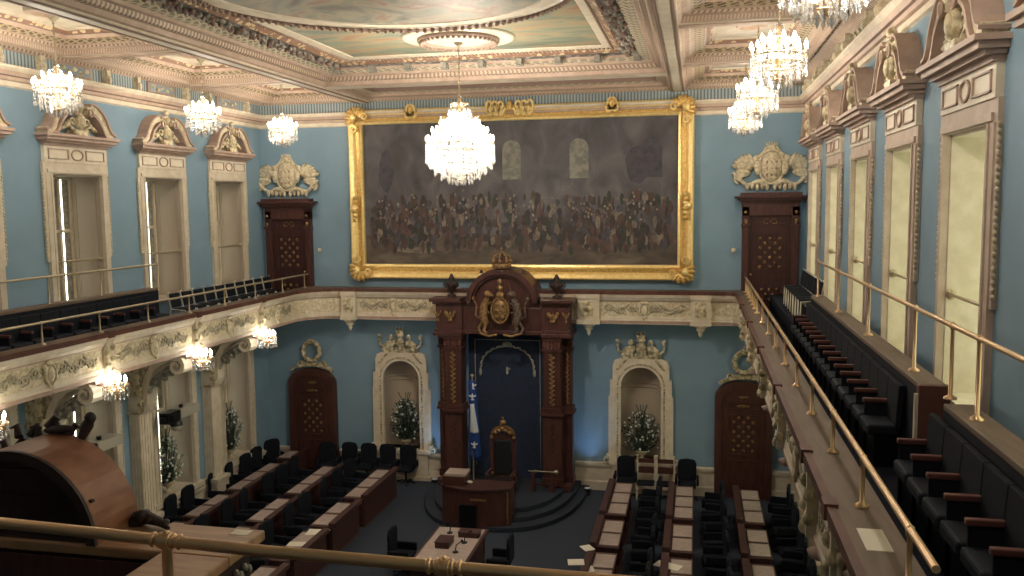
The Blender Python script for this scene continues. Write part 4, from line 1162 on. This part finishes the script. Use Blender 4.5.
for (sd, k), x in ROWX.items():
    s = 1 if sd == 'R' else -1
    ys = []
    for y1, n, w in SEG[:3]: ys += [y1-.06-.8*(q+.5) for q in range(n)]
    for j, y in enumerate(ys):
        if sd == 'L' and k == 3 and j > 5: continue
        put(x+s*(.72 if not (sd == 'L' and k == 3) else .6), y+rj.uniform(-.05, .05), -s*PI/2+rj.uniform(-.2, .2), 'navy chair behind the %s %s desk row, %s' % ('right' if s > 0 else 'left', ['aisle', 'middle', 'outer'][k-1], nth(j, 'the front wall')))
for i, x in enumerate((-5.25, -4.63, -4.02, -3.37)):
    put(x, -.5, 0, 'navy chair against the front wall left of the throne, %s' % nth(i, 'the lower left door'))
put(-5.85, -.6, .3, 'navy chair standing in front of the lower left arched door')
put(3.2, -.5, 0, 'navy chair against the front wall below the right niche, nearer the throne'); put(4.92, -.5, 0, 'navy chair against the front wall between right niche and door')
put(-7.62, -.5, .9, 'dark chair in the left front corner below the window'); put(-7.62, -1.3, 1.4, 'dark chair by the left wall beside the corner desk')
put(-1.3, -6.7, PI/2, 'dark chair left of the pale topped central table'); put(.95, -6.7, -PI/2, 'dark chair right of the pale topped central table')
for i, x in enumerate((3.78, 4.32)):
    t = thing('slatted_chair', 'cream framed wooden chair under the right niche, %s' % ('nearer the throne' if i == 0 else 'nearer the door'), 'chair', (x, -.55, FZ))
    g = G()
    for s in (-1, 1): g.box(s*.24-.02, s*.24+.02, .16, .2, 0, 1.15); g.box(s*.24-.02, s*.24+.02, -.2, -.16, 0, .44); g.ball((s*.24, .18, 1.18), .035, 6)
    build('chair_frame', g, 'cream', t); build('seat', G().box(-.24, .24, -.2, .2, .42, .48), 'navy', t, bevel=.02)
    for a, b2 in ((.98, 1.1), (.68, .86)): build('back_slat', G().box(-.22, .22, .165, .195, a, b2), 'mahogany', t)
# papers
def paper(x, y, rz, w, l, lab, z=FZ+.776, nm='paper_sheet'):
    o = build(nm, G().box(-w/2, w/2, -l/2, l/2, 0, .008), 'paper', loc=(x, y, z+.002)); o.rotation_euler = (0, 0, rz); tag(o, lab, 'paper')
paper(-3.45, -6.5, .1, .5, .36, 'white paper at the near end of the left aisle double desk'); paper(-3.6, -7.25, .1, .42, .25, 'white paper lying on a left aisle desk just above the near rail')
paper(2.86, -6.51, .6, .24, .3, 'white sheet on the aisle edge of the right aisle desk', FZ+.872); paper(2.72, -7.3, .2, .34, .3, 'white sheet overhanging the aisle from the near right desk', FZ+.872)
paper(2.98, -7.38, .3, .25, .3, 'white sheet on the near right aisle desk beside the overhanging one', FZ+.776); paper(4.6, -6.9, -.4, .55, .3, 'white paper across the near middle desk on the right')
paper(-5.45, -6.9, .1, .4, .3, 'white paper on the middle left row beside the balustrade')
# flag
fl = thing('flag_on_pole', 'blue and white flag hanging from a pole left of the throne', 'flag', (-.93, -1.75, DZ))
build('pole', G().tube([(0, 0, 0), (0, 0, 3.2)], .02, 6).ball((0, 0, 3.23), .05, 8), 'brass_dull', fl)
build('flag_stand', G().lathe([(.14, 0), (.14, .04), (.04, .1)], 0, 0, 12), 'brass_dull', fl)
def fold(x, z): return -.05+.05*math.sin(x*26+z*2)
def cloth(x0f, x1f, z0, z1, m, nm, off=0):
    g = G(); nx, nz = 8, 14; vs = []
    for j in range(nz+1):
        z = z0+(z1-z0)*j/nz
        for i in range(nx+1):
            a, b2 = x0f(z), x1f(z); x = a+(b2-a)*i/nx; vs.append((x, fold(x, z)-off, z))
    g.add(vs, [(j*(nx+1)+i, j*(nx+1)+i+1, (j+1)*(nx+1)+i+1, (j+1)*(nx+1)+i) for j in range(nz) for i in range(nx)], 0, True)
    o = build(nm, g, m, fl); md = o.modifiers.new('s', 'SOLIDIFY'); md.thickness = .006
cloth(lambda z: -.1, lambda z: .1+.06*(3.1-z), .85, 3.1, 'cloth_blue', 'flag_cloth')
cloth(lambda z: -.05-.03*(2.5-z), lambda z: .06+.14*max(0, 2.4-z), 1.62, 2.45, 'cloth_white', 'white_cross', .012)
g = G()
for x, z in ((.06, 1.3), (.02, 2.65), (.03, 2.95)):
    y = fold(x, z)-.02; g.ball((x, y, z), (.03, .012, .1), 6); g.ball((x-.06, y, z+.02), (.05, .012, .025), 6, rot=-.6); g.ball((x+.06, y, z+.02), (.05, .012, .025), 6, rot=.6); g.ball((x, y, z-.08), (.06, .012, .02), 6)
build('fleur_de_lis', g, 'cloth_white', fl)
g = G().tube([(0, 0, 0), (.75, 0, 0)], .02, 6).ball((.78, 0, 0), (.08, .06, .06), 8).lathe([(.03, -.03), (.03, .03)], .2, 0, 6)
tag(build('ceremonial_mace', g, 'brass_dull', loc=(.6, -1.6, 1.25)), 'thin golden mace lying right of the throne', 'mace')
q = thing('mace_stand', 'dark wooden two-legged stand under the golden mace', 'stand', (.75, -1.6, DZ))
for x in (-.02, .52): build('leg', G().frus(x, 0, 0, 1.215-DZ, .08, .08, .04, .04), 'mahogany_dark', q)
build('cross_bar', G().box(-.02, .52, -.02, .02, .15, .2), 'mahogany_dark', q)
# ------------------------------------------------------------------ wall cameras under the left gallery
for i, (y, lab) in enumerate(((-6.05, 'black camera on grey box by the lower left window, farther from the viewer'), (-9.1, 'black camera on grey box by the lower left window, nearer the viewer'))):
    y = WC[i+1]-.15
    t = thing('wall_camera', lab, 'camera', (-7.92, y, 3.35), PI/2)
    build('bracket_box', G().box(-.22, .6, -.4, 0, .0, .22), 'grey_box', t, bevel=.01)
    g = G().box(-.75, -.27, -.42, -.12, -.03, .25).box(-.7, -.4, -.48, -.42, .02, .2).lathe([(.09, 0), (.1, .1)], -.8, -.27, 10, 0, .06).lathe([(.05, 0), (.06, .08)], 0, -.25, 8, 0, .24).box(-.3, -.25, -.3, -.2, .08, .14)
    build('camera_body', g, 'black', t, bevel=.01)
    g = G().lathe([(.05, .0), (.14, -.05), (.16, -.15)], -.3, -.3, 12); build('dome_mount', g, 'black', t)
    g = G().ball((-.3, -.3, -.18), (.15, .15, .12), 10); build('dome', g, 'grey_box', t)
# ------------------------------------------------------------------ chandeliers
def beads(g, cx, cy, z0, z1, r_, step, fat):
    z = z0
    while z > z1:
        g.octa((cx, cy, z), fat, step*.55); z -= step
    g.octa((cx, cy, z1-.02), fat*1.5, step*1.1)
def chandelier(name, label, loc, tiers, H, ztop, power, lamps, rad, group=None, fat=.013, step=.05):
    """tiers: (radius, z, drop, count)  z from the bottom"""
    t = thing(name, label, 'chandelier', loc, group=group)
    rr = random.Random(int(abs(loc[0]*31+loc[1]*17)))
    hang = ztop-loc[2]
    g = G().lathe([(.09, hang), (.1, hang-.03), (.03, hang-.1)], 0, 0, 12).tube([(0, 0, hang-.05), (0, 0, H)], .012, 6)
    z = H
    while z < hang-.1: g.ball((0, 0, z), (.022, .022, .035), 5); z += .09
    build('chain', g, 'brass_dull', t)
    g = G().lathe([(.02, .08*H), (.05, .12*H), (.03, .3*H), (.07, .4*H), (.03, .5*H), (.06, .7*H), (.02, .8*H), (.05, .93*H), (.01, H)], 0, 0, 10)
    for r_, z, d, n in tiers:
        g.tube([(r_*math.cos(2*PI*i/24), r_*math.sin(2*PI*i/24), z) for i in range(24)], .01, 5, closed=True)
        for i in range(6):
            a = 2*PI*i/6; g.tube([(0, 0, z-.02), (r_*.5*math.cos(a), r_*.5*math.sin(a), z-.06), (r_*math.cos(a), r_*math.sin(a), z)], .009, 4)
    build('brass_frame', g, 'brass', t)
    g = G()
    for r_, z, d, n in tiers:
        for i in range(n):
            a = 2*PI*(i+.5*rr.random())/n; beads(g, r_*math.cos(a), r_*math.sin(a), z, z-d*rr.uniform(.8, 1.1), 0, step, fat)
    # crown of crystals at the top, swags
    for i in range(10):
        a = 2*PI*i/10
        for k in range(7):
            q = k/6; g.octa(((.04+.2*q*H)*math.cos(a), (.04+.2*q*H)*math.sin(a), H*(.97-.22*q-.1*math.sin(PI*q))), fat, .03)
    build('crystal_drops', g, 'crystal', t, kind='stuff')
    ref = None
    for r_, z, n in lamps:
        for i in range(n):
            a = 2*PI*(i+.25)/n
            if ref is None:
                g = G().lathe([(.012, 0), (.04, .015), (.014, .02), (.014, .07)], 0, 0, 7, 0); g.lathe([(.01, .07), (.026, .1), (.02, .14), (.002, .18)], 0, 0, 7, 1)
                ref = build('candle_lamp', g, ['cream_light', 'bulb'], t); o = ref
            else: o = ref.copy(); C.objects.link(o); o.parent = t
            o.location = (r_*math.cos(a), r_*math.sin(a), z)
    li = bpy.data.lights.new('chandelier_light', 'POINT'); li.energy = power; li.color = (1, .91, .77); li.shadow_soft_size = rad
    lo = bpy.data.objects.new('chandelier_light', li); C.objects.link(lo); lo.parent = t; lo.location = (0, 0, H*.48)
    return t
BT = [(.74, .86, .34, 60), (.68, .72, .32, 52), (.56, .55, .28, 44), (.42, .4, .24, 32), (.26, .28, .2, 20), (.1, .14, .1, 8), (.7, 1.0, .2, 50), (.6, 1.12, .2, 44), (.48, 1.24, .2, 34), (.34, 1.36, .2, 26), (.24, 1.52, .22, 18), (.19, 1.72, .24, 14)]
BL = [(.72, .86, 22), (.6, 1.04, 16), (.42, 1.2, 12), (.22, 1.4, 6)]
chandelier('great_chandelier', 'great blazing crystal chandelier hanging before the painting', (RX, RY, 9.08), BT, 1.92, 12.1, 650, BL, .3, fat=.018, step=.06)
ST = [(.39, .46, .24, 34), (.3, .36, .22, 26), (.19, .24, .17, 16), (.07, .12, .1, 6), (.3, .6, .16, 24), (.14, .72, .14, 12)]
SL = [(.39, .48, 12), (.24, .6, 8)]
for i, (x, y, lab) in enumerate(((-6.25, -10.7, 'crystal chandelier leftmost in the photo, above the left gallery'), (-6.25, -5.95, 'middle of the three crystal chandeliers above the left gallery'),
                                 (-6.25, -1.95, 'crystal chandelier in the left corner nearest the front wall'), (6.25, -2.55, 'lowest and smallest-looking crystal chandelier above the right gallery'),
                                 (6.25, -6.85, 'middle of the cluster of three crystal chandeliers on the right'), (6.25, -11.34, 'largest-looking crystal chandelier of the right cluster'),
                                 (6.25, -16.0, 'crystal chandelier cut by the top edge of the photo'),
                                 (6.25, -20.4, 'crystal chandelier above the right gallery beside the viewer'), (-6.25, -15.4, 'crystal chandelier above the left gallery beyond the photo edge'), (-6.25, -20.1, 'crystal chandelier above the left gallery beside the rear tribune'))):
    chandelier('side_chandelier', lab, (x, y, 10.33 if x < 0 else 10.26), ST, .92, 12.1, 105, SL, .15, group='crystal chandeliers above the side galleries', fat=.016, step=.055)
LT = [(.24, .3, .2, 18), (.15, .2, .14, 10), (.05, .1, .08, 4)]
for i in range(4):
    c = PC[i]
    chandelier('balcony_lamp_cluster', 'small crystal lamp cluster under the left gallery, %s' % nth(i, 'the front wall'), (-6.08, c-.05, 4.86), LT, .42, 5.28, 30, [(.2, .3, 7), (.08, .34, 3)], .08,
               group='crystal lamp clusters under the left gallery', fat=.014, step=.045)
# ------------------------------------------------------------------ rear tribune in the foreground
tb = thing('rear_tribune', 'pale wooden tribune ledge in the lower left foreground', 'tribune', (0, -19, 5.3))
g = G().box(-1.9, 1.95, -.3, .22, .82, .9).box(1.42, 1.95, -1.6, -.3, .82, .9)
build('ledge', g, 'pale_wood', tb, bevel=.015)
g = G().box(-1.85, 1.85, -.25, .15, 0, .82).box(1.5, 1.85, -1.6, -.25, 0, .82)
build('parapet_body', g, 'dark_wood', tb)
g = G()
for k in range(26):
    g.ball((1.87, .1-.06*k, .64+.035*(k % 2)), (.03, .022, .035), 6)
    g.ball((1.5-.06*k, .17, .64+.035*(k % 2)), (.022, .03, .035), 6)
build('carved_frieze', g, 'carved_grey', tb)
build('inner_panel', G().box(-1.85, 1.42, -.32, -.3, .1, .8), 'mahogany', tb)
ah = thing('arched_clock_hood', 'curved brown wooden hood standing on the rear tribune ledge', 'clock hood', (.22, -19.0, 6.2))
a_o = arc(0, 0, .67, 0, 180, 28); a_i = arc(0, 0, .62, 0, 180, 28)
g = G()
for i in range(28):
    g.prism([a_o[i], a_o[i+1], a_i[i+1], a_i[i]], -.28, .2)
for f in range(len(g.s)): g.s[f] = False
build('curved_hood', g, 'arch_wood', ah)
g = G()
for i in range(28):
    g.prism([a_o[i], a_o[i+1], (a_i[i+1][0]*.96, a_i[i+1][1]*.96), (a_i[i][0]*.96, a_i[i][1]*.96)], -.31, -.275)
build('hood_edge', g, 'dark_wood', ah)
g = G().prism([(x, z) for x, z in a_i], -.22, .18); g.box(-.6, .6, -.27, -.22, .0, .02); g.box(-.62, .62, -.25, -.22, .3, .32); g.box(-.3, .3, -.25, -.22, .5, .52)
build('dark_back_panel', g, 'dark_wood', ah)
g = G()
for i in range(14):
    t = math.radians(84+7*i); q = .71+.03*(i % 3)
    g.tube([(q*math.cos(t), .2, q*math.sin(t)-.05), (q*math.cos(t)+.05*(-1)**i, .24, q*math.sin(t)+.03), (q*math.cos(t)+.1*(-1)**i, .22, q*math.sin(t)+.01)], [.035, .025, .008], 6)
g.ball((.0, .2, .7), (.15, .04, .04), 8, rot=.1)
g.tube([(.2, .2, .64), (.24, .22, .74), (.27, .22, .8)], [.03, .05, .03], 8); g.ball((.27, .22, .8), (.045, .045, .05), 8)
g.tube([(.68, .12, .02), (.8, .12, .07), (.92, .1, .05), (1.02, .06, .02)], [.06, .05, .035, .015], 6); g.ball((.76, .12, .08), (.07, .08, .05), 6)
for k in range(5): g.ball((.72+.06*k, .1, .09-.012*k), (.04, .05, .03), 6, rot=.5)
build('carved_crest', g, 'dark_wood', ah)
tag(build('note_card', G().box(-.07, .07, -.05, .05, 0, .004), 'paper', loc=(1.8, -18.87, 6.2)), 'small white card on the corner of the pale tribune ledge', 'card')
NEARRAIL = [(-1.8, -19.83, 6.6), (.7, -19.94, 6.6), (1.77, -20.0, 6.6), (2.61, -20.05, 6.6), (3.94, -20.07, 6.6), (5.9, -20.08, 6.6)]
rail('brass_railing', 'thick near brass railing crossing the bottom left of the photo', NEARRAIL, [(1.96, -20.01), (3.75, -20.07)], 6.2, 'brass', .038, fat=1.9)
# rear gallery parapet behind, just below the frame
rg = thing('rear_gallery_parapet', 'dark rear gallery parapet below the near brass railing', 'parapet', (0, -20.3, 5.3))
build('parapet_wall', G().box(1.9, 6.2, -.3, .5, .6, .85).box(-6.2, 6.2, -6.7, -.5, 0, .3), 'dark_wood', rg)
bpy.data.objects.remove(bpy.data.objects[rg.children[0].name]) if False else None
# ------------------------------------------------------------------ extra lamps of the room
def spot(loc, tgt, e, col, ang, size=.1):
    li = bpy.data.lights.new('spot_lamp', 'SPOT'); li.energy = e; li.color = col; li.spot_size = math.radians(ang); li.spot_blend = .6; li.shadow_soft_size = size
    o = bpy.data.objects.new('spot_lamp', li); C.objects.link(o); o.location = loc
    d = Vector(tgt)-Vector(loc); o.rotation_euler = d.to_track_quat('-Z', 'Y').to_euler()
for x, d in ((2.12, 'right'), (-2.45, 'left')):
    q = thing('floor_uplight', 'small floor lamp behind the %s side of the throne canopy' % d, 'lamp', (x, -.55, FZ))
    build('lamp_housing', G().lathe([(.09, 0), (.09, .03), (.07, .05), (.1, .16), (.1, .2)], 0, 0, 12), 'black', q)
    build('lamp_lens', G().lathe([(.085, .201), (.085, .205)], 0, 0, 12), 'cloth_white', q)
    li = bpy.data.lights.new('uplight', 'SPOT'); li.energy = 45; li.color = (.35, .6, 1); li.spot_size = math.radians(75); li.spot_blend = 1; li.shadow_soft_size = .08
    lo = bpy.data.objects.new('uplight', li); C.objects.link(lo); lo.parent = q; lo.location = (0, 0, .25); lo.rotation_euler = (math.radians(176), 0, 0)
# world: dim interior ambient
w = bpy.data.worlds.new('world'); bpy.context.scene.world = w; w.use_nodes = True
w.node_tree.nodes['Background'].inputs[0].default_value = (.8, .85, .9, 1); w.node_tree.nodes['Background'].inputs[1].default_value = .0
# ------------------------------------------------------------------ camera (levels above were taken with the floor at FZ; bring the floor to 0)
cam = bpy.data.cameras.new('camera'); co = bpy.data.objects.new('camera', cam); C.objects.link(co)
yaw, pitch, roll, f = .211258816, -.0963898980, -.0109261778, 862.744849
cy, sy, cp_, sp = math.cos(yaw), math.sin(yaw), math.cos(pitch), math.sin(pitch)
F = Vector((-sy*cp_, cy*cp_, sp)); R0 = Vector((cy, sy, 0)); U0 = R0.cross(F)
Rr = R0*math.cos(roll)+U0*math.sin(roll); Uu = -R0*math.sin(roll)+U0*math.cos(roll)
co.matrix_world = Matrix(((Rr.x, Uu.x, -F.x, 5.12068895), (Rr.y, Uu.y, -F.y, -24.5677105), (Rr.z, Uu.z, -F.z, 8.62738529), (0, 0, 0, 1)))
cam.sensor_width = 36; cam.lens = 36*f/1024; cam.clip_start = .05; cam.clip_end = 200
bpy.context.scene.camera = co
for o in list(C.objects):
    if o.parent is None: o.location.z -= FZ
sc = bpy.context.scene
sc.view_settings.view_transform = 'Standard'; sc.view_settings.look = 'None'; sc.view_settings.gamma = 1; sc.view_settings.use_curve_mapping = False
sc.view_settings.exposure = 1.08
try:
    sc.cycles.max_bounces = 6; sc.cycles.diffuse_bounces = 4; sc.cycles.use_denoising = True; sc.cycles.sample_clamp_indirect = 4
except Exception: pass
